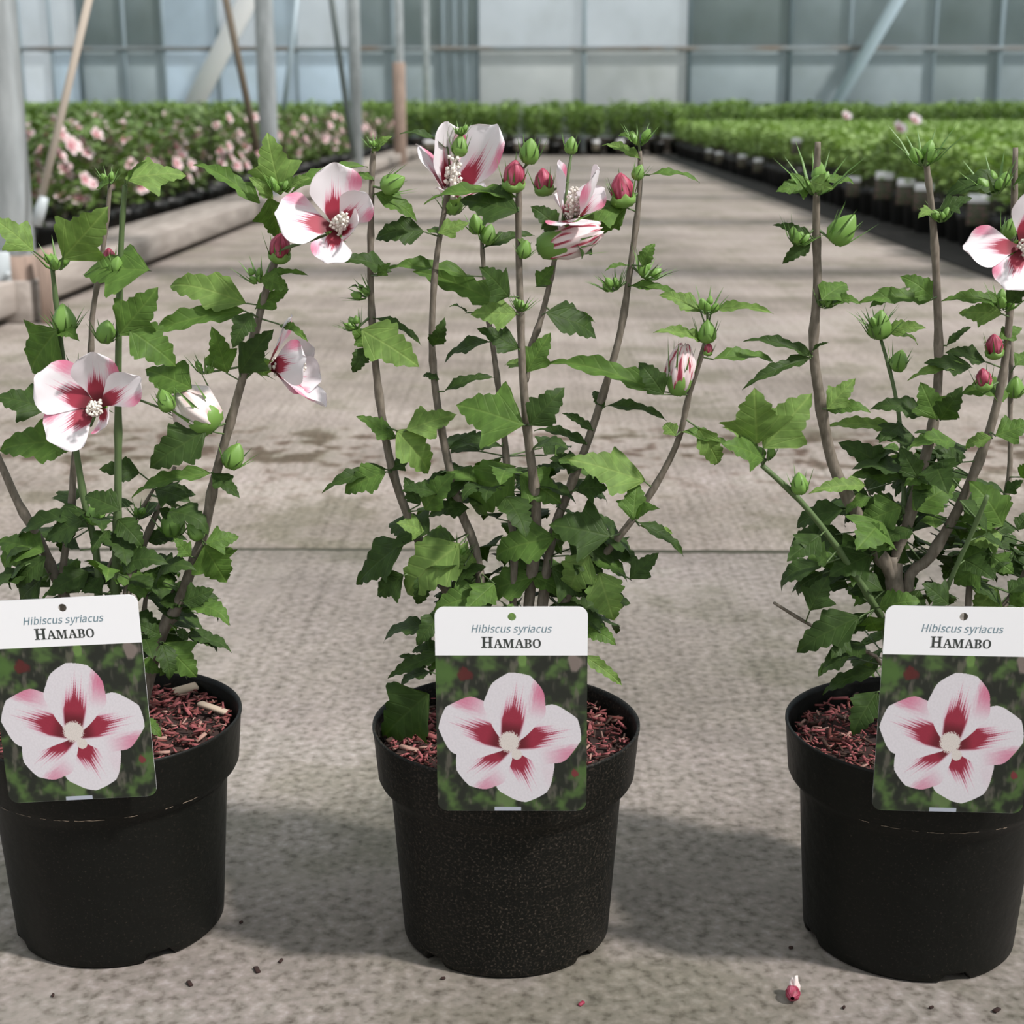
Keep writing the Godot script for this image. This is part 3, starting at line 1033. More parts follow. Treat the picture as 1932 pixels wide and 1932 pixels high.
	# row of posts
	for k in range(1, 9):
		var d := 5.06 * k
		if d > 26: break
		var p := thing("greenhouse_post", Vector3(-1.69, 0, -d), ["", "grey steel post on a bolted foot plate with wooden stake", "grey steel post with brown brace rod leaning to it", "grey steel post with thin dark grey brace rod", "grey steel post clad with pinkish wooden board", "plain grey steel post standing before the far bed"][mini(k, 5)], "post", "steel posts along the kerb")
		var w := 0.105
		put(bevel_box(Vector3(w, 4.25, w), 0.012), M.zinc, "shaft", p, Transform3D(Basis(), p.position + Vector3(0, 2.26, 0)))
		put(bevel_box(Vector3(w + 0.03, 0.14, w + 0.03), 0.008), M.kerb, "footing", p, Transform3D(Basis(), p.position + Vector3(0, 0.07, 0)))
		if k == 1:
			var pl := put(bevel_box(Vector3(0.14, 0.125, 0.012), 0.005), M.zinc, "foot_plate", p, Transform3D(Basis(), Vector3(at(0, 512, d).x - 0.01, at(10, 512, d - 0.075).y, -d + 0.07)))
			pl.set_meta("label", "galvanised plate with bolt")
			var st := st_new()
			lathe(st, [Vector2(0, 0.016), Vector2(0.007, 0.016), Vector2(0.010, 0.012), Vector2(0.011, 0.0)], 6)
			var bolt := put(done(st, false), M.zinc, "bolt", p, Transform3D(Basis(Vector3.RIGHT, PI / 2), at(15, 517, d - 0.078)))
			bolt.set_meta("label", "hexagonal bolt head")
			put(bevel_box(Vector3(w + 0.01, 0.24, w + 0.012), 0.008), M.wood, "wooden_sleeve", p, Transform3D(Basis(), p.position + Vector3(0, 0.10, 0.0)))
			var s0 := on_floor(62, 625)
			var sk := put(bevel_box(Vector3(0.045, 0.24, 0.045), 0.004), M.wood, "wooden_stake", self, Transform3D(Basis(), Vector3(s0.x, 0.12, -d + 0.06)))
			tag(sk, "short weathered wooden stake beside the steel post foot", "stake")
		if k == 4:
			put(bevel_box(Vector3(0.155, 1.30, 0.03), 0.006), M.wood, "board", p, Transform3D(Basis(), Vector3(-1.69, at(752, 118, d).y - 0.65, -d + 0.08)))
	# leaning rods
	var r1 := rod(at(66, 425, 5.0), at(172, -20, 5.0).lerp(at(172, -20, 5.0), 1.0), 0.012, M.rope, "brace_rod", self)
	tag(r1, "beige slanting brace rod with metal clamp at the near post", "brace rod")
	var cl := st_new()
	tube(cl, [at(84, 372, 4.98), at(76, 395, 4.98), at(70, 425, 4.98)], [0.014, 0.019, 0.015], 10)
	put(done(cl), M.zinc, "clamp", r1)
	tag(rod(at(486, 285, 10.0), at(421, -25, 10.0), 0.022, M.brown_rod, "brace_rod", self), "dark brown slanting brace rod at the second post", "brace rod")
	tag(rod(at(668, 300, 15.0), at(622, -25, 15.0), 0.028, M.grey_rod, "brace_rod", self), "dark grey slanting brace rod at the third post", "brace rod")
	tag(rod(at(532, 240, 20.0), at(563, -25, 20.0), 0.03, M.alu, "brace_rod", self), "pale slender brace rod standing in the flowering bed", "brace rod")

# ---------------------------------------------------------------- beds behind
func far_pot() -> ArrayMesh:
	var st := st_new()
	lathe(st, [Vector2(0, 0), Vector2(0.084, 0), Vector2(0.096, 0.135), Vector2(0.106, 0.142), Vector2(0.110, 0.187), Vector2(0.104, 0.187), Vector2(0.102, 0.165), Vector2(0, 0.17)], 14)
	return done(st, false)

func foliage(sd: int, n: int, y0: float, y1: float, spread: float, leaf: float, dark: Color, light: Color, dome: float) -> ArrayMesh:
	rng.seed = sd
	var st := st_new()
	var sticks := []
	for k in 7:
		var a := rng.randf() * TAU
		var r := rng.randf_range(0.3, 1.0) * spread * 0.75
		var tip := Vector3(cos(a) * r, rng.randf_range(0.82, 0.98) * y1, sin(a) * r)
		sticks.append(tip)
		st.set_color(Color(0.09, 0.085, 0.05))
		tube(st, [Vector3(cos(a) * 0.02, 0.165, sin(a) * 0.02), Vector3(cos(a) * r * 0.7, lerpf(0.165, tip.y, 0.5), sin(a) * r * 0.7), tip], [0.005, 0.004, 0.003], 4, false)
	for k in n:
		var tip: Vector3 = sticks[k % 7]
		var t := rng.randf_range(0.0, 1.0)
		var c := Vector3(0, 0, 0)
		var h := lerpf(y0, y1, pow(t, 0.8))
		var a := rng.randf() * TAU
		var r := spread * sqrt(rng.randf()) * (1.0 - dome * t * t)
		c = Vector3(cos(a) * r, h, sin(a) * r).lerp(Vector3(tip.x, h, tip.z), 0.35)
		var dir := Vector3(cos(a) + rng.randf_range(-0.5, 0.5), rng.randf_range(-0.4, 0.9), sin(a) + rng.randf_range(-0.5, 0.5)).normalized()
		var b := frame_of(dir, Vector3.UP + Vector3(rng.randf_range(-0.6, 0.6), 0, rng.randf_range(-0.6, 0.6)))
		var L := leaf * rng.randf_range(0.7, 1.25)
		var v := rng.randf()
		st.set_color(dark.lerp(light, v))
		var p := [c, c + b.y * L * 0.4 + b.x * L * 0.32 + b.z * L * 0.08, c + b.y * L, c + b.y * L * 0.4 - b.x * L * 0.32 + b.z * L * 0.08, c + b.y * L * 0.45]
		for q in [[0, 1, 4], [1, 2, 4], [2, 3, 4], [3, 0, 4]]:
			for i in q: st.add_vertex(p[i])
	return done(st, false)

func blossoms(sd: int, n: int, y0: float, y1: float, spread: float) -> ArrayMesh:
	rng.seed = sd
	var st := st_new()
	for k in n:
		var a := rng.randf() * TAU
		var r := spread * rng.randf_range(0.5, 1.0)
		var c := Vector3(cos(a) * r, rng.randf_range(y0, y1), sin(a) * r)
		var b := frame_of((c - Vector3(0, c.y - 0.06, 0)).normalized(), Vector3(rng.randf(), rng.randf(), rng.randf()))
		var R := rng.randf_range(0.036, 0.052)
		var pinkish := rng.randf()
		for q in 5:
			var d := b.z.rotated(b.y, TAU * q / 5.0)
			var e := b.y.cross(d)
			var edge := Color(0.76, 0.68, 0.67).lerp(Color(0.68, 0.48, 0.50), pinkish * rng.randf())
			var tip := c + d * R + b.y * R * 0.35
			for tr in [[c, tip - e * R * 0.42 - d * R * 0.25, tip], [c, tip, tip + e * R * 0.42 - d * R * 0.25]]:
				for i in 3:
					st.set_color(Color(0.40, 0.05, 0.09) if i == 0 and tr[0] == c else edge)
					st.add_vertex(tr[i])
	return done(st, false)

func bed(spots: Array, variants: Array, called: String, label: String, group: String, cap: int, rest: String, rest_label: String) -> void:
	# spots sorted by distance; variants: arrays of [mesh, material, part name]
	var protos := []
	for v in variants:
		var o := Node3D.new()
		for q in v:
			var mi := MeshInstance3D.new()
			mi.mesh = q[0]
			mi.material_override = q[1]
			mi.name = q[2]
			if q[2] != "pot": mi.set_meta("kind", "stuff")
			o.add_child(mi)
		protos.append(o)
	var count := 0
	var left := []
	rng.seed = cap + spots.size()
	for s in spots:
		var turn := rng.randf() * TAU
		var size := rng.randf_range(0.92, 1.08)
		var k := rng.randi() % variants.size()
		if count < cap:
			var o: Node3D = protos[k].duplicate()
			o.name = numbered(called)
			add_child(o)
			o.position = s
			o.rotation.y = turn
			o.scale = Vector3(1, size, 1)
			tag(o, label, "potted plant", group)
			count += 1
		else:
			left.append([k, Transform3D(Basis(Vector3.UP, turn).scaled(Vector3(1, size, 1)), s)])
	if left:
		# the farthest ones, as one object
		var holder := Node3D.new()
		holder.name = numbered(rest)
		add_child(holder)
		tag(holder, rest_label, "potted plants", "", "stuff")
		for k in variants.size():
			for q in variants[k]:
				var mm := MultiMesh.new()
				mm.transform_format = MultiMesh.TRANSFORM_3D
				mm.mesh = q[0]
				var mine := left.filter(func(e): return e[0] == k)
				mm.instance_count = mine.size()
				for i in mine.size():
					mm.set_instance_transform(i, mine[i][1])
				var mi := MultiMeshInstance3D.new()
				mi.multimesh = mm
				mi.material_override = q[1]
				mi.name = q[2]
				holder.add_child(mi, true)
	for o in protos: o.free()

func in_view(p: Vector3) -> bool:
	var s := seen_at(p + Vector3(0, 0.4, 0))
	return s.x > -110 and s.x < 2042

func build_beds() -> void:
	var pot := far_pot()
	var right := []
	var flowering := []
	var tall := []
	for k in 3:
		right.append([[pot, M.pot_far, "pot"], [foliage(100 + k, 250, 0.25, 0.49, 0.18, 0.055, Color(0.23, 0.345, 0.105), Color(0.30, 0.43, 0.14), 0.2), M.foliage, "foliage"]])
		flowering.append([[pot, M.pot_far, "pot"], [foliage(110 + k, 240, 0.20, 0.62, 0.18, 0.06, Color(0.105, 0.175, 0.046), Color(0.14, 0.22, 0.06), 0.25), M.foliage, "foliage"], [blossoms(120 + k, 11, 0.28, 0.60, 0.20), M.blossom, "blossoms"]])
		tall.append([[pot, M.pot_far, "pot"], [foliage(130 + k, 320, 0.28, 0.75, 0.21, 0.065, Color(0.19, 0.295, 0.083), Color(0.245, 0.365, 0.108), 0.1), M.foliage, "foliage"]])
	rng.seed = 77
	var near_first := func(a, b): return a.z > b.z
	# right bed on the cloth
	var spots := []
	for i in 20:
		for j in 60:
			var p := Vector3(2.24 + 0.31 * i + rng.randf_range(-0.02, 0.02), 0.008, -6.4 - 0.30 * j + rng.randf_range(-0.02, 0.02))
			if p.z > -23.6 and in_view(p): spots.append(p)
	spots.sort_custom(near_first)
	bed(spots, right, "potted_shrub", "low leafy green potted shrub on the black ground cloth", "low shrubs on the ground cloth", 300, "distant_shrubs", "mass of low green potted shrubs farther along the ground cloth")
	# left bed behind the kerb
	spots = []
	for i in 20:
		for j in 60:
			var p := Vector3(-2.20 - 0.33 * i + rng.randf_range(-0.03, 0.03), 0.0, -5.6 - 0.33 * j + rng.randf_range(-0.03, 0.03))
			if p.z > -23.4 and in_view(p): spots.append(p)
	spots.sort_custom(near_first)
	bed(spots, flowering, "flowering_shrub", "potted shrub with pale pink flowers behind the timber kerb", "pink flowering shrubs behind the kerb", 300, "distant_flowering_shrubs", "mass of pink flowering potted shrubs far behind the kerb")
	# bed across the end of the aisle
	spots = []
	for i in 4:
		for j in 60:
			var p := Vector3(-8.6 + 0.33 * j + rng.randf_range(-0.03, 0.03), 0.008, -24.35 - 0.4 * i)
			if in_view(p): spots.append(p)
	bed(spots, tall, "tall_shrub", "tall green potted shrub in the bed below the end wall", "tall shrubs below the end wall", 300, "", "")
	# labels in the beds
	for x in [806, 818, 856, 884, 934, 978, 1026, 1074, 1124, 1170]:
		bed_label(at(x, 274, 24.22), Vector3(-0.25, 0, 0), 1.0, "small white plant label in the bed across the aisle end", "white labels in the end bed")
	for q in [[1338, 292, 0.8], [1356, 297, 0.8], [1400, 304, 0.8], [1430, 312, 0.8], [1503, 276, 0.8], [1610, 352, 0.8], [1668, 350, 1.0], [1708, 362, 0.9], [1742, 372, 0.9], [1845, 396, 0.9]]:
		# on the front of the first row of pots
		var ray := view * Vector3((q[0] - 966.0) / FOCAL, (966.0 - q[1]) / FOCAL, -1.0)
		bed_label(EYE + ray * (2.09 / ray.x), Vector3(-0.1, -0.5, 0), q[2], "plant label with white head hanging on a pot beside the ground cloth", "labels along the ground cloth")

	for q in [[1694, 246, 9.6], [1723, 230, 10.4], [1595, 222, 13.5]]:
		var p := at(q[0], q[1], q[2])
		var o := thing("white_flower", p, "single white bloom above the low shrubs on the ground cloth", "flower", "white blooms above the low shrubs")
		flower(o, p, Vector3(0.3, 0.75, 0.7), Vector3.UP, 0.058, [[0, 60, 1, 0], [72, 60, 1, 1], [144, 60, 1, 0], [216, 60, 1, 1], [288, 60, 1, 0]])
		rod(p, p - Vector3(0.02, 0.22, 0.05), 0.002, M.green_stem, "stem", o, 6)

func bed_label(p: Vector3, turn: Vector3, size: float, label: String, group: String) -> void:
	if not G.has("label_head"):
		G.label_head = bevel_box(Vector3(0.11, 0.045, 0.003), 0.001)
		G.label_picture = bevel_box(Vector3(0.11, 0.115, 0.003), 0.001)
	var o := thing("bed_label", p, label, "plant label", group)
	o.rotation = turn
	o.scale = Vector3.ONE * size
	sub(G.label_head, M.label_back, "card_head", o).position.y = 0.058
	sub(G.label_picture, M.far_print, "picture", o).position.y = -0.023

# ---------------------------------------------------------------- small things on the floor
func build_litter() -> void:
	var p := on_floor(1497, 1892)
	var o := thing("fallen_flower", p, "fallen crumpled white and dark pink flower lying on the concrete", "fallen flower")
	put(G.spent, M.petal_spent, "petals", o, Transform3D(frame_of(Vector3(0.10, 0.10, -1), Vector3.UP).scaled(Vector3(0.010, 0.024, 0.010)), p + Vector3(0.0012, 0.0060, -0.004)))
	put(G.rolled, M.bud_red, "throat", o, Transform3D(frame_of(Vector3(0.18, 0.05, -1), Vector3.UP).scaled(Vector3(0.016, 0.015, 0.016)), p + Vector3(-0.002, 0.0066, 0.006)))
	rng.seed = 90
	# petal scrap and crumbs of bark
	for q in [[1097, 1896, 0, 0.006], [485, 1832, 1, 0.008], [530, 1815, 1, 0.005], [358, 1858, 1, 0.007], [1880, 1908, 1, 0.008], [1757, 1903, 1, 0.004], [100, 1880, 1, 0.004], [836, 1848, 1, 0.004], [455, 1742, 1, 0.004], [1592, 1903, 1, 0.004], [1492, 1790, 1, 0.004]]:
		var c := on_floor(q[0], q[1])
		var b := Basis.from_euler(Vector3(0.1, rng.randf() * TAU, 0.12))
		var m := put(bevel_box(Vector3(q[3], 0.0022, q[3] * 0.5), 0.0006), M.bud_red if q[2] == 0 else M.mulch_bed, "petal_scrap" if q[2] == 0 else "bark_crumb", self, Transform3D(b, c + Vector3(0, 0.0012, 0)))
		if q[2] == 0: tag(m, "tiny dark pink petal scrap on the concrete", "petal")
		else: tag(m, "dark bark crumb lying on the concrete floor", "bark crumb", "bark crumbs on the floor")

# ---------------------------------------------------------------- what the three shrubs look like
func centre_shrub() -> Dictionary:
	return {
		"seed": 201, "base": at(955, 1376, 1.185) * Vector3(1, 0, 1), "notch": 0.60, "pot": "pot_dusty",
		"label": "potted hibiscus in a dust-speckled pot, standing between the other two hibiscus",
		"stems": [
			[0.0042, 0.0019, 0.01, "bark", [[706, 262], [702, 330], [700, 420], [699, 520], [703, 620], [712, 720], [728, 830], [747, 910], [775, 985], [815, 1070], [860, 1160]], [-0.025, 0.01]],
			[0.0040, 0.0018, 0.03, "bark", [[850, 330], [838, 400], [822, 500], [815, 620], [818, 700], [828, 780], [845, 870], [868, 960], [905, 1080]], [-0.012, 0.015]],
			[0.0032, 0.0015, 0.05, "bark", [[908, 430], [912, 500], [920, 590], [931, 660], [940, 730], [952, 830], [962, 960], [970, 1080]], [0.0, 0.03]],
			[0.0048, 0.0021, -0.025, "bark", [[980, 325], [978, 420], [981, 560], [986, 700], [997, 830], [1006, 900], [1012, 980], [1002, 1100]], [0.006, 0.0]],
			[0.0030, 0.0019, 0.02, "bark", [[1050, 470], [1036, 540], [1018, 610], [1000, 660], [990, 720]]],
			[0.0040, 0.0018, 0.02, "bark", [[1207, 285], [1208, 330], [1203, 400], [1190, 500], [1172, 620], [1145, 720], [1110, 830], [1072, 930], [1035, 1050]], [0.018, 0.012]],
			[0.0038, 0.0016, -0.02, "bark", [[1335, 625], [1318, 690], [1300, 745], [1276, 840], [1215, 950], [1130, 1060], [1060, 1150]], [0.03, 0.0]],
			[0.0014, 0.0010, 0.02, "green_stem", [[1078, 290], [1072, 330], [1066, 390], [1058, 440]]],
		],
		"leaves": [
			[845, 280, 760, 237, 0.6, 0.35, 2], [702, 285, 737, 253, 0.7, 0.6, 0], [705, 340, 664, 322, 0.7, 0.4, 1], [708, 365, 797, 412, 0.7, 0.5, 1], [800, 437, 697, 440, 0.95, 0.55, 2],
			[972, 372, 795, 358, 0.6, 0.3, 1], [978, 398, 868, 372, 1.0, 0.65, 2], [826, 440, 885, 418, 0.8, 0.6, 0], [830, 442, 805, 425, 0.9, 0.5, 1], [912, 468, 1012, 430, 0.65, 0.45, 2],
			[1052, 432, 1003, 384, 1.05, 0.8, 2], [1176, 386, 1062, 424, 0.7, 0.5, 1], [1182, 392, 1120, 445, 0.7, 0.6, 1], [1225, 330, 1325, 330, 0.6, 0.3, 1], [1206, 298, 1133, 262, 0.65, 0.5, 0],
			[1205, 262, 1165, 250, 0.8, 0.5, 1], [948, 575, 770, 496, 0.62, 0.6, 1], [880, 520, 720, 490, 0.55, 0.4, 1], [737, 512, 643, 478, 0.7, 0.45, 2], [975, 592, 890, 590, 1.0, 0.65, 0],
			[1030, 590, 1142, 632, 0.85, 0.6, 2], [1040, 588, 1130, 600, 0.6, 0.5, 1], [1240, 738, 1026, 662, 0.5, 0.5, 1], [1252, 744, 1205, 678, 1.0, 0.8, 2], [990, 692, 948, 680, 0.9, 0.6, 0], [994, 702, 1038, 628, 0.85, 0.75, 1],
			[922, 645, 826, 673, 0.7, 0.35, 2], [978, 658, 905, 618, 0.8, 0.5, 2], [817, 652, 840, 605, 0.8, 0.7, 2], [705, 600, 802, 640, 0.6, 0.35, 2], [682, 622, 795, 690, 0.95, 0.7, 0], [698, 655, 662, 612, 0.8, 0.5, 1],
			[692, 655, 662, 708, 0.95, 0.7, 2], [828, 715, 792, 703, 0.8, 0.4, 2], [838, 738, 932, 700, 0.65, 0.35, 2], [988, 802, 858, 758, 1.0, 0.75, 1], [1000, 802, 1066, 728, 1.0, 0.8, 2],
			[1106, 838, 1006, 798, 0.6, 0.3, 2], [1118, 812, 1058, 772, 0.6, 0.4, 2], [1142, 766, 1262, 778, 0.6, 0.35, 2], [1140, 768, 1116, 732, 0.7, 0.4, 2], [1275, 822, 1250, 793, 0.9, 0.6, 0],
			[1285, 815, 1395, 842, 0.65, 0.4, 1], [1318, 808, 1368, 892, 0.75, 0.7, 0], [766, 812, 862, 778, 0.8, 0.6, 0], [746, 826, 678, 783, 0.75, 0.5, 1], [748, 812, 822, 898, 1.0, 0.75, 0],
			[728, 885, 602, 916, 0.65, 0.35, 2], [728, 890, 640, 928, 0.95, 0.65, 1], [735, 888, 782, 858, 0.7, 0.5, 2], [802, 962, 852, 890, 1.0, 0.75, 1], [792, 952, 762, 897, 0.9, 0.6, 2], [946, 842, 842, 832, 0.8, 0.3, 2],
			[972, 880, 866, 978, 1.05, 0.8, 1], [980, 895, 1060, 948, 1.1, 0.7, 1], [1216, 908, 1078, 862, 0.75, 0.6, 0], [1090, 922, 1148, 918, 1.1, 0.6, 2], [1100, 880, 1040, 862, 1.0, 0.5, 2], [1152, 1012, 1036, 986, 1.05, 0.75, 2],
			[1194, 982, 1202, 908, 1.05, 0.8, 1], [1200, 976, 1232, 950, 0.8, 0.7, 1], [1204, 986, 1302, 1042, 0.65, 0.4, 2], [1206, 992, 1278, 1004, 0.55, 0.6, 0], [800, 1002, 752, 984, 0.9, 0.6, 0],
			[762, 1022, 665, 1100, 0.8, 0.6, 2], [868, 1026, 742, 1130, 1.05, 0.85, 0], [850, 1045, 905, 1065, 1.0, 0.8, 0], [1048, 1014, 908, 1048, 0.9, 0.7, 1], [1040, 1010, 1100, 1000, 1.0, 0.6, 1], [1112, 1046, 1062, 1130, 1.15, 0.85, 0],
			[1130, 1080, 1162, 1182, 1.15, 0.85, 0], [1188, 1092, 1242, 1043, 0.8, 0.6, 2], [1012, 1088, 880, 1132, 0.8, 0.55, 1], [912, 1118, 812, 1150, 1.0, 0.75, 1], [762, 1085, 704, 1124, 0.9, 0.6, 2], [802, 1078, 788, 1154, 0.8, 0.7, 2],
			[1050, 1138, 1152, 1192, 0.6, 0.4, 2], [1104, 1183, 1168, 1213, 0.9, 0.7, 1], [832, 1158, 782, 1218, 0.9, 0.6, 2], [832, 1234, 722, 1276, 0.6, 0.5, 2], [808, 1308, 716, 1392, 1.05, 0.85, 2], [1100, 1236, 1182, 1294, 0.6, 0.6, 0],
			[940, 1158, 1008, 1167, 0.8, 0.6, 1], [1212, 502, 1234, 452, 1.0, 0.7, 1], [1186, 540, 1285, 547, 0.6, 0.4, 1], [1180, 500, 1142, 505, 0.6, 0.4, 1], [1322, 588, 1243, 546, 0.7, 0.6, 0], [1342, 586, 1458, 577, 0.5, 0.45, 0],
			[1326, 642, 1242, 616, 0.6, 0.5, 0], [1345, 678, 1472, 668, 0.6, 0.4, 1], [1082, 448, 1124, 478, 0.9, 0.6, 2], [690, 550, 660, 535, 0.6, 0.4, 2], [712, 520, 735, 495, 0.8, 0.6, 1], [1000, 480, 975, 440, 0.7, 0.5, 1],
			[960, 560, 912, 505, 0.9, 0.6, 2], [1012, 540, 1045, 500, 0.9, 0.5, 1], [880, 590, 852, 570, 0.6, 0.4, 2], [1120, 905, 1150, 880, 0.9, 0.5, 2],
		],
		"fill": [[960, 1000, 170, 120, 62], [970, 1120, 160, 70, 48], [975, 890, 110, 70, 20], [830, 1220, 45, 70, 8], [1090, 1140, 60, 50, 8]],
		"buds": [
			[1000, 285, 46, 0.1, -1, "pale"], [1078, 274, 32, 0.1, -1, "green"], [1208, 250, 46, 0.1, -1, "tip"], [742, 346, 48, 1, -0.4, "green"], [898, 422, 40, -0.2, -1, "green"], [922, 442, 40, 0.3, -1, "green"],
			[970, 334, 52, 0.1, -1, "red"], [1026, 346, 46, -0.1, -1, "red"], [1174, 362, 58, -0.15, -1, "red"], [990, 470, 34, 0.3, -1, "green"], [1152, 528, 44, -0.3, -0.6, "tip"], [1228, 505, 48, 0.5, -0.8, "tip"],
			[1338, 568, 50, 0.1, -1, "tip"], [1334, 625, 44, 0, -1, "green"], [1336, 660, 22, 0.1, -1, "red"], [675, 545, 46, -0.5, -0.3, "tip"], [662, 605, 40, -0.6, -0.8, "tip"], [868, 1028, 44, 0.2, -0.9, "tip"], [868, 275, 40, 0.1, -1, "green"],
			[1284, 700, 92, 0.12, -1, "striped"], [1072, 452, 118, 1, -0.22, "striped"], [1205, 325, 30, 0.4, -0.9, "green"], [985, 570, 34, 0.2, -1, "tip"], [870, 240, 30, 0.1, -1, "tip"], [705, 268, 24, 0, -1, "tip"],
		],
		"flowers": [
			{"x": 854, "y": 374, "d": 0.03, "face": [0.05, 0.86, 0.35], "up": [0, 0.3, -1], "r": 0.058, "stem": [842, 395], "petals": [[-46, 20, 1.0, 0, 0.78], [-84, 36, 0.85, 1, 0.9], [56, 44, 1.08, 0, 0.86], [124, 54, 0.55, 2, 0.7], [214, 56, 0.40, 1, 0.6]], "label": "white and dark pink flower opening upwards, outer side of its petals showing"},
			{"x": 1076, "y": 418, "d": 0.0, "face": [0.1, 0.9, 0.35], "up": [-1, 0, 0], "r": 0.045, "stem": [1058, 442], "petals": [[10, 42, 0.95, 3, 0.7], [80, 60, 0.6, 1], [150, 40, 0.75, 2], [200, 44, 0.98, 3], [280, 75, 0.8, 1]], "label": "half open white flower with deep red streaks"},
		],
	}

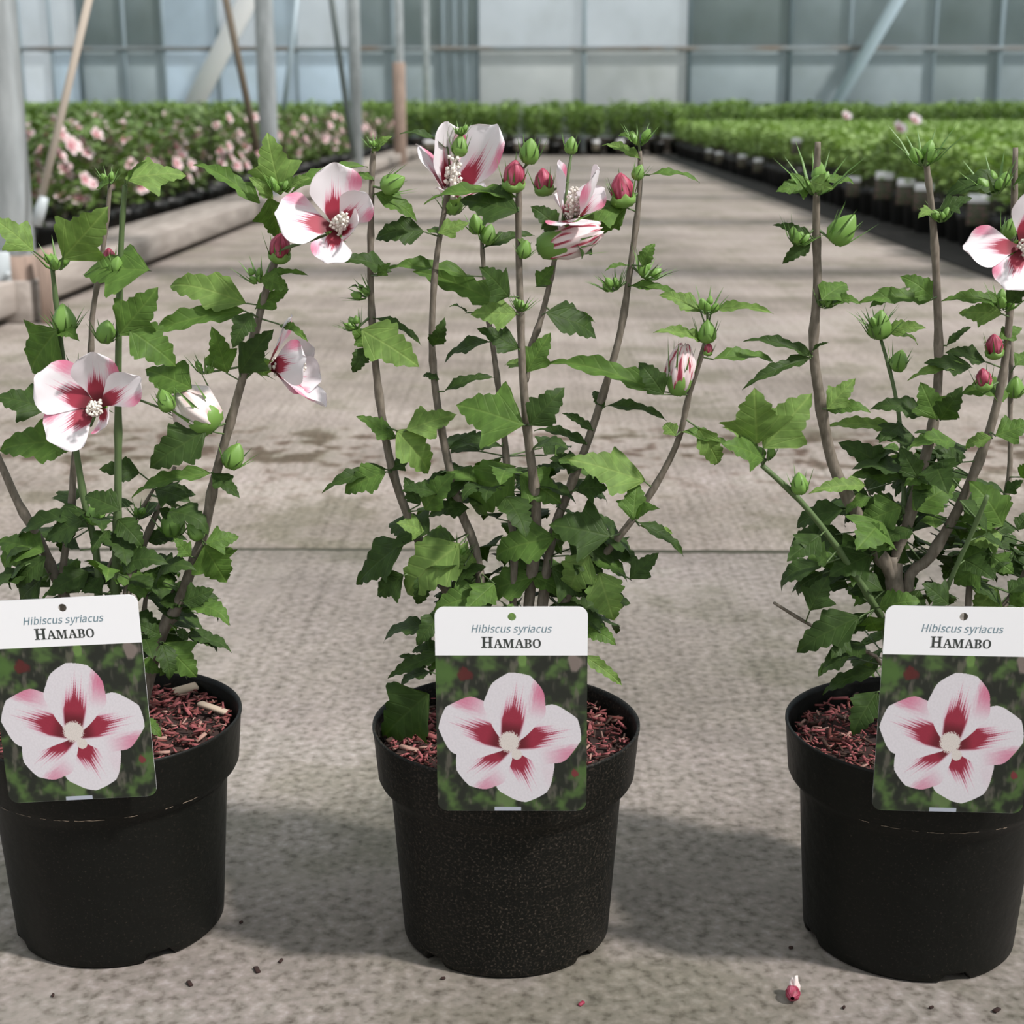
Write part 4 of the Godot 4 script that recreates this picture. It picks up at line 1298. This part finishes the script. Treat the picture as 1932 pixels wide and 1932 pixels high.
func left_shrub() -> Dictionary:
	return {
		"seed": 202, "base": at(205, 1368, 1.195) * Vector3(1, 0, 1), "notch": 0.85, "pot": "pot",
		"label": "potted hibiscus with two wide open blooms and pale wood chips in its pot",
		"pale": [[350, 1300, 0.022, 0.5, 0.5], [402, 1336, 0.030, 2.7, 0.28]],
		"stems": [
			[0.0040, 0.0018, -0.03, "green_stem", [[236, 350], [230, 430], [226, 540], [223, 700], [223, 850], [222, 960], [219, 1060], [217, 1150]], [0.004, -0.02]],
			[0.0034, 0.0016, 0.02, "bark", [[208, 345], [200, 430], [186, 520], [174, 600], [170, 680], [150, 800], [139, 880], [134, 970], [118, 1080], [122, 1160]], [-0.02, 0.0]],
			[0.0052, 0.0024, 0.0, "bark", [[528, 465], [510, 520], [488, 600], [456, 720], [428, 820], [404, 910], [386, 1000], [362, 1070], [332, 1150], [300, 1210]], [0.022, 0.006]],
			[0.0040, 0.0016, 0.04, "bark", [[330, 880], [312, 930], [288, 985], [264, 1045], [240, 1120]], [0.01, 0.02]],
			[0.0052, 0.0026, 0.02, "bark", [[-30, 820], [0, 872], [35, 950], [75, 1020], [100, 1080], [125, 1150]], [-0.03, 0.01]],
			[0.0032, 0.0017, -0.01, "green_stem", [[98, 500], [108, 590], [120, 690], [142, 840], [160, 950], [185, 1080]], [-0.012, -0.006]],
			[0.0018, 0.0012, 0.03, "bark", [[300, 905], [265, 965], [232, 1018], [200, 1080]]],
			[0.0030, 0.0022, 0.02, "bark", [[330, 1110], [312, 1160], [298, 1215]], [0.024, 0.01]],
			[0.0026, 0.0018, 0.02, "bark", [[276, 1120], [270, 1170], [262, 1230]], [0.016, 0.01]],
		],
		"leaves": [
			[530, 368, 502, 248, 0.85, 0.9, 0], [515, 375, 470, 330, 0.7, 0.7, 0], [545, 368, 690, 290, 0.55, 0.4, 1], [490, 384, 364, 292, 0.6, 0.45, 1], [508, 372, 528, 458, 0.8, 0.9, 1], [535, 360, 580, 330, 0.7, 0.6, 0],
			[236, 338, 354, 322, 0.75, 0.6, 0], [206, 345, 178, 352, 0.9, 0.6, 1], [240, 346, 268, 300, 0.45, 0.6, 1], [118, 488, 200, 396, 0.95, 0.85, 0], [64, 474, -16, 405, 0.8, 0.7, 0],
			[108, 622, 46, 706, 1.0, 0.8, 1], [112, 624, 142, 630, 0.9, 0.5, 1], [282, 510, 146, 506, 0.85, 0.62, 1], [225, 632, 296, 545, 0.95, 0.75, 1], [245, 622, 338, 690, 1.1, 0.9, 1], [460, 586, 255, 624, 0.55, 0.5, 1],
			[464, 572, 296, 520, 0.7, 0.62, 0], [492, 524, 552, 545, 1.0, 0.75, 1], [498, 520, 582, 510, 0.5, 0.45, 1], [482, 582, 545, 543, 0.7, 0.6, 1], [474, 590, 436, 655, 0.9, 0.75, 2], [428, 704, 402, 620, 0.75, 0.8, 1],
			[452, 704, 508, 622, 0.75, 0.8, 2], [528, 612, 580, 634, 0.6, 0.5, 1], [362, 732, 272, 693, 0.95, 0.7, 1], [388, 812, 272, 884, 0.95, 0.8, 2], [152, 832, -22, 842, 0.7, 0.7, 1], [130, 838, 100, 862, 1.0, 0.7, 1],
			[92, 772, -12, 742, 0.9, 0.6, 2], [263, 892, 186, 880, 0.95, 0.65, 2], [396, 893, 238, 922, 0.6, 0.45, 1], [400, 892, 452, 936, 0.7, 0.45, 2], [226, 962, 152, 928, 0.95, 0.6, 2], [162, 966, 12, 1002, 0.65, 0.45, 2],
			[156, 982, 82, 1016, 1.0, 0.6, 2], [86, 1050, 20, 1110, 1.0, 0.7, 2], [84, 1040, -8, 1016, 0.9, 0.6, 1], [80, 1090, 25, 1142, 0.8, 0.6, 2], [230, 1066, 308, 1048, 0.9, 0.6, 2], [240, 1112, 314, 1088, 1.0, 0.75, 1],
			[384, 1028, 430, 1102, 1.05, 0.85, 1], [388, 1025, 452, 1010, 0.9, 0.7, 1], [346, 1136, 402, 1112, 1.1, 0.75, 2], [348, 1130, 438, 1166, 0.5, 0.4, 2], [308, 1212, 374, 1280, 0.95, 0.8, 1], [305, 1214, 326, 1286, 0.9, 0.8, 2],
			[264, 1250, 304, 1268, 1.1, 0.8, 1], [332, 1190, 364, 1208, 0.9, 0.6, 2], [302, 1198, 258, 1176, 1.0, 0.7, 2], [268, 1358, 310, 1390, 0.9, 0.7, 1], [300, 1100, 340, 1060, 0.9, 0.6, 2], [190, 1120, 150, 1085, 1.0, 0.6, 2],
			[175, 680, 140, 705, 0.6, 0.5, 1], [300, 960, 335, 985, 0.8, 0.6, 2], [360, 1050, 330, 1015, 0.9, 0.6, 1], [205, 1000, 168, 1040, 0.9, 0.6, 2],
		],
		"fill": [[165, 1040, 130, 90, 40], [220, 1120, 100, 50, 24], [250, 960, 90, 50, 8], [330, 1160, 50, 60, 7], [280, 1230, 35, 50, 8]],
		"buds": [
			[120, 602, 58, 0.0, -1, "green"], [206, 488, 34, 0, -1, "red"], [220, 500, 34, 0.3, -1, "green"], [442, 860, 54, 0.5, -1, "green"], [180, 968, 48, 0.1, -1, "green"], [326, 985, 62, 0.1, -1, "green"], [368, 1000, 44, -0.4, -0.8, "green"],
			[140, 690, 40, 0, -1, "tip"], [384, 682, 48, -0.1, -1, "tip"], [312, 756, 44, -0.3, -1, "green"], [104, 478, 62, 0, -1, "tip"], [528, 340, 46, 0.3, -1, "tip"], [528, 470, 52, 0.15, -1, "red"], [480, 510, 50, -0.3, -1, "tip"],
			[262, 960, 36, 0.1, -1, "tip"], [205, 330, 34, 0.1, -1, "tip"], [372, 776, 96, -0.62, -0.55, "spent"], [200, 625, 46, 0.3, -1, "green"],
		],
		"flowers": [
			{"x": 634, "y": 432, "d": -0.02, "face": [0.32, 0.38, 0.86], "up": [-0.05, 1, 0], "r": 0.048, "stem": [532, 470], "back": 0.0, "petals": [[-2, 66, 1.0, 0], [52, 44, 0.82, 0, 0.8], [125, 42, 0.62, 3], [205, 70, 0.72, 1], [282, 80, 1.0, 1]], "label": "large white and pink bloom with dark red throat at branch tip"},
			{"x": 184, "y": 768, "d": -0.045, "face": [0.10, 0.10, 0.98], "up": [0, 1, 0], "r": 0.047, "stem": [172, 800], "back": 0.03, "petals": [[2, 72, 0.98, 0, 0.85], [58, 66, 0.88, 2, 0.8], [132, 50, 0.66, 3, 0.9], [236, 70, 0.92, 1], [300, 80, 1.04, 1]], "label": "open white and pink bloom with dark red throat facing forward"},
			{"x": 508, "y": 692, "d": 0.0, "face": [0.90, 0.05, 0.25], "up": [0, 1, 0], "r": 0.050, "stem": [458, 718], "back": 0.0, "petals": [[0, 62, 0.9, 1, 0.8], [70, 34, 0.75, 2], [140, 30, 0.8, 0], [182, 26, 1.05, 2, 0.6], [290, 34, 0.8, 0]], "label": "white and pink bloom seen from the side"},
		],
	}

func right_shrub() -> Dictionary:
	return {
		"seed": 203, "base": at(1737, 1380, 1.183) * Vector3(1, 0, 1), "notch": 1.20, "pot": "pot",
		"label": "potted hibiscus with cut branch tips and mostly green buds, one bloom at its side",
		"stems": [
			[0.0062, 0.0023, -0.02, "bark", [[1543, 268], [1541, 340], [1540, 430], [1542, 540], [1535, 650], [1545, 740], [1570, 870], [1612, 960], [1655, 1040], [1690, 1120]], [-0.008, 0.0]],
			[0.0052, 0.0022, 0.0, "bark", [[1746, 295], [1754, 360], [1762, 440], [1768, 560], [1771, 680], [1764, 780], [1744, 870], [1712, 990], [1692, 1090]], [0.0, 0.01]],
			[0.0050, 0.0021, 0.02, "bark", [[1916, 278], [1913, 400], [1908, 540], [1900, 650], [1886, 740], [1858, 840], [1808, 960], [1756, 1050], [1712, 1120]], [0.012, 0.008]],
			[0.0030, 0.0018, 0.05, "bark", [[1908, 640], [1906, 780], [1904, 900], [1880, 1000], [1830, 1090]], [0.03, 0.03]],
			[0.0034, 0.0020, -0.05, "green_stem", [[1438, 878], [1510, 945], [1570, 1020], [1610, 1080], [1645, 1135], [1672, 1200]], [-0.02, -0.012]],
			[0.0022, 0.0014, 0.04, "green_stem", [[1662, 640], [1684, 720], [1698, 800], [1704, 880], [1706, 970]]],
			[0.0020, 0.0018, -0.045, "green_stem", [[1863, 935], [1836, 1000], [1795, 1090], [1768, 1155], [1752, 1220]], [0.0, -0.02]],
			[0.0018, 0.0012, -0.02, "bark", [[1460, 1137], [1520, 1174], [1600, 1218], [1665, 1255]], [-0.02, -0.01]],
			[0.0066, 0.0058, 0.0, "bark", [[1682, 1050], [1688, 1120], [1700, 1200]], [-0.004, 0.0]],
			[0.0030, 0.0024, 0.02, "bark", [[1960, 1020], [1930, 1090], [1890, 1150], [1840, 1220]], [0.02, 0.0]],
		],
		"leaves": [
			[1536, 346, 1466, 356, 0.8, 0.55, 1], [1552, 344, 1622, 338, 0.55, 0.45, 1], [1530, 342, 1568, 354, 0.8, 0.7, 0], [1530, 446, 1458, 418, 0.65, 0.5, 2], [1530, 452, 1474, 498, 0.7, 0.6, 2], [1550, 566, 1602, 528, 0.85, 0.65, 1],
			[1560, 572, 1622, 560, 0.7, 0.5, 1], [1752, 292, 1784, 276, 0.5, 0.4, 1], [1766, 402, 1736, 398, 0.9, 0.6, 0], [1772, 396, 1834, 368, 0.8, 0.5, 2], [1900, 346, 1776, 352, 0.75, 0.5, 2], [1912, 350, 1950, 330, 0.8, 0.5, 1],
			[1760, 562, 1700, 514, 0.95, 0.65, 1], [1757, 566, 1620, 558, 0.6, 0.5, 1], [1700, 545, 1640, 575, 0.7, 0.5, 1], [1892, 572, 1782, 555, 0.65, 0.5, 1], [1890, 592, 1808, 588, 0.85, 0.6, 0], [1900, 570, 1945, 530, 0.9, 0.6, 2],
			[1532, 672, 1408, 628, 0.5, 0.4, 2], [1528, 676, 1400, 722, 0.45, 0.4, 2], [1532, 662, 1560, 643, 0.6, 0.5, 2], [1672, 626, 1750, 612, 0.7, 0.6, 0], [1672, 628, 1742, 640, 0.5, 0.5, 0], [1858, 682, 1788, 656, 0.8, 0.5, 2],
			[1832, 692, 1748, 680, 0.8, 0.5, 2], [1786, 652, 1834, 610, 0.6, 0.6, 2], [1822, 690, 1710, 706, 0.55, 0.45, 0], [1560, 772, 1614, 713, 0.8, 0.7, 0], [1562, 774, 1645, 764, 0.7, 0.5, 1], [1746, 782, 1642, 754, 0.7, 0.5, 2],
			[1686, 808, 1556, 794, 0.55, 0.5, 0], [1768, 792, 1738, 722, 1.1, 0.75, 1], [1774, 792, 1814, 733, 0.9, 0.7, 2], [1902, 742, 1818, 728, 0.9, 0.6, 1], [1802, 834, 1720, 828, 0.8, 0.45, 1], [1878, 822, 1950, 796, 1.0, 0.65, 1],
			[1872, 826, 1808, 842, 0.8, 0.6, 0], [1428, 838, 1424, 738, 1.15, 0.85, 0], [1440, 846, 1532, 742, 0.95, 0.8, 0], [1440, 866, 1372, 832, 0.8, 0.6, 1], [1430, 856, 1375, 800, 0.6, 0.6, 0], [1682, 892, 1582, 826, 0.75, 0.6, 2],
			[1702, 902, 1600, 890, 0.7, 0.5, 1], [1632, 916, 1532, 920, 0.65, 0.6, 0], [1732, 902, 1698, 842, 1.0, 0.7, 2], [1816, 872, 1768, 848, 0.9, 0.55, 2], [1722, 962, 1808, 906, 1.05, 0.75, 1], [1702, 956, 1616, 988, 1.05, 0.75, 1],
			[1618, 1002, 1686, 1036, 1.15, 0.8, 1], [1592, 962, 1482, 988, 0.8, 0.55, 2], [1548, 1010, 1486, 1054, 0.95, 0.6, 2], [1642, 1048, 1566, 1082, 1.1, 0.7, 2], [1892, 992, 1836, 902, 1.05, 0.85, 1], [1892, 1010, 1826, 1022, 1.05, 0.7, 0],
			[1852, 1068, 1796, 1102, 1.15, 0.8, 1], [1882, 1108, 1836, 1158, 1.15, 0.85, 0], [1870, 1048, 1914, 1082, 1.1, 0.75, 1], [1660, 1146, 1738, 1128, 1.1, 0.8, 1], [1528, 1152, 1562, 1086, 0.95, 0.7, 2], [1622, 1164, 1492, 1228, 0.8, 0.75, 2],
			[1624, 1212, 1534, 1264, 0.6, 0.5, 2], [1600, 1200, 1570, 1240, 0.8, 0.6, 2], [1654, 1264, 1538, 1304, 0.65, 0.55, 2], [1640, 1162, 1658, 1198, 1.1, 0.8, 1], [1655, 1305, 1604, 1388, 1.0, 0.85, 2], [1760, 900, 1790, 870, 1.0, 0.6, 2],
			[1920, 1000, 1945, 960, 1.0, 0.7, 2], [1925, 900, 1945, 870, 0.9, 0.6, 1], [1895, 930, 1930, 905, 0.9, 0.6, 2], [1905, 1140, 1950, 1110, 1.0, 0.7, 1], [1790, 1140, 1745, 1100, 1.0, 0.6, 2], [1560, 1060, 1520, 1020, 0.9, 0.6, 2],
			[1915, 690, 1950, 660, 0.8, 0.6, 1], [1885, 640, 1930, 615, 0.7, 0.5, 1], [1700, 800, 1660, 830, 0.8, 0.6, 2],
		],
		"fill": [[1730, 950, 110, 85, 48], [1690, 1060, 160, 80, 50], [1870, 1080, 70, 80, 20], [1720, 860, 90, 45, 14], [1640, 1210, 50, 60, 10]],
		"buds": [
			[1592, 432, 62, 0.65, -0.8, "green"], [1543, 330, 70, 0.0, -1, "tip"], [1744, 280, 62, -0.1, -1, "tip"], [1872, 328, 74, -0.3, -1, "tip"], [1510, 440, 44, 0.4, -1, "tip"], [1560, 562, 40, 0.3, -0.8, "tip"], [1660, 612, 58, 0, -1, "green"], [1652, 600, 44, -0.2, -1, "tip"],
			[1697, 680, 44, 0.1, -1, "green"], [1876, 655, 44, -0.2, -1, "red"], [1856, 718, 40, -0.2, -1, "red"], [1508, 912, 42, -0.1, -1, "green"], [1915, 730, 44, 0, -1, "green"], [1775, 398, 40, -0.2, -0.9, "tip"], [1442, 848, 44, -0.3, -1, "tip"], [1900, 560, 56, 0.1, -1, "tip"],
			[1906, 430, 40, 0.3, -1, "green"],
		],
		"flowers": [
			{"x": 1926, "y": 468, "d": -0.02, "face": [0.15, 0.2, 0.95], "up": [0, 1, 0], "r": 0.046, "stem": [1912, 540], "back": 0.02, "petals": [[8, 70, 1.0, 0], [78, 74, 0.95, 1], [142, 70, 0.9, 2], [208, 76, 0.78, 1], [272, 80, 0.98, 2, 0.8]], "label": "white bloom with pink edges and dark red throat"},
		],
	}

func _ready() -> void:
	view = Basis.from_euler(Vector3(PITCH, YAW, 0))
	# camera
	var cam := Camera3D.new()
	cam.name = "camera"
	add_child(cam)
	var lens := CameraAttributesPhysical.new()
	lens.frustum_focal_length = 12.0 * FOCAL / 966.0
	lens.frustum_focus_distance = 1.24
	lens.frustum_near = 0.02
	lens.frustum_far = 200.0
	lens.exposure_aperture = 7.0
	cam.attributes = lens
	cam.transform = Transform3D(view, EYE)
	cam.current = true
	# sky, sun, exposure
	var env := Environment.new()
	env.background_mode = Environment.BG_SKY
	env.sky = Sky.new()
	var sm := ProceduralSkyMaterial.new()
	sm.sky_top_color = Color(0.87, 0.89, 0.90)
	sm.sky_horizon_color = Color(0.93, 0.94, 0.95)
	sm.ground_bottom_color = Color(0.42, 0.42, 0.38)
	sm.ground_horizon_color = Color(0.60, 0.60, 0.57)
	sm.sun_angle_max = 1.0
	env.sky.sky_material = sm
	env.background_energy_multiplier = 1.2
	env.tonemap_mode = Environment.TONE_MAPPER_LINEAR
	env.tonemap_exposure = 1.0
	env.sdfgi_enabled = true
	env.ssao_enabled = true
	env.ssil_enabled = true
	var we := WorldEnvironment.new()
	we.name = "environment"
	we.environment = env
	add_child(we)
	var sun := DirectionalLight3D.new()
	sun.name = "sun"
	add_child(sun)
	var e := deg_to_rad(49.0)
	sun.look_at_from_position(Vector3(0.90 * cos(e), sin(e), 0.44 * cos(e)) * 10.0, Vector3.ZERO)
	sun.light_energy = 2.0
	sun.light_color = Color(1.0, 0.98, 0.97)
	sun.light_angular_distance = 5.0
	sun.shadow_enabled = true
	make_materials()
	make_pieces()
	build_greenhouse()
	build_beds()
	build_plant(centre_shrub())
	build_plant(left_shrub())
	build_plant(right_shrub())
	build_label(at(966, 1529, 1.185 - 0.1135), 0.004, 0.0, "printed plant label on the dust-speckled pot of the middle hibiscus")
	build_label(at(158, 1508, 1.195 - 0.1135), 0.035, 0.06, "printed plant label on the pot with pale wood chips")
	build_label(at(1786, 1531, 1.183 - 0.1135), -0.006, -0.03, "printed plant label on the pot of the hibiscus with cut branch tips")
	build_litter()
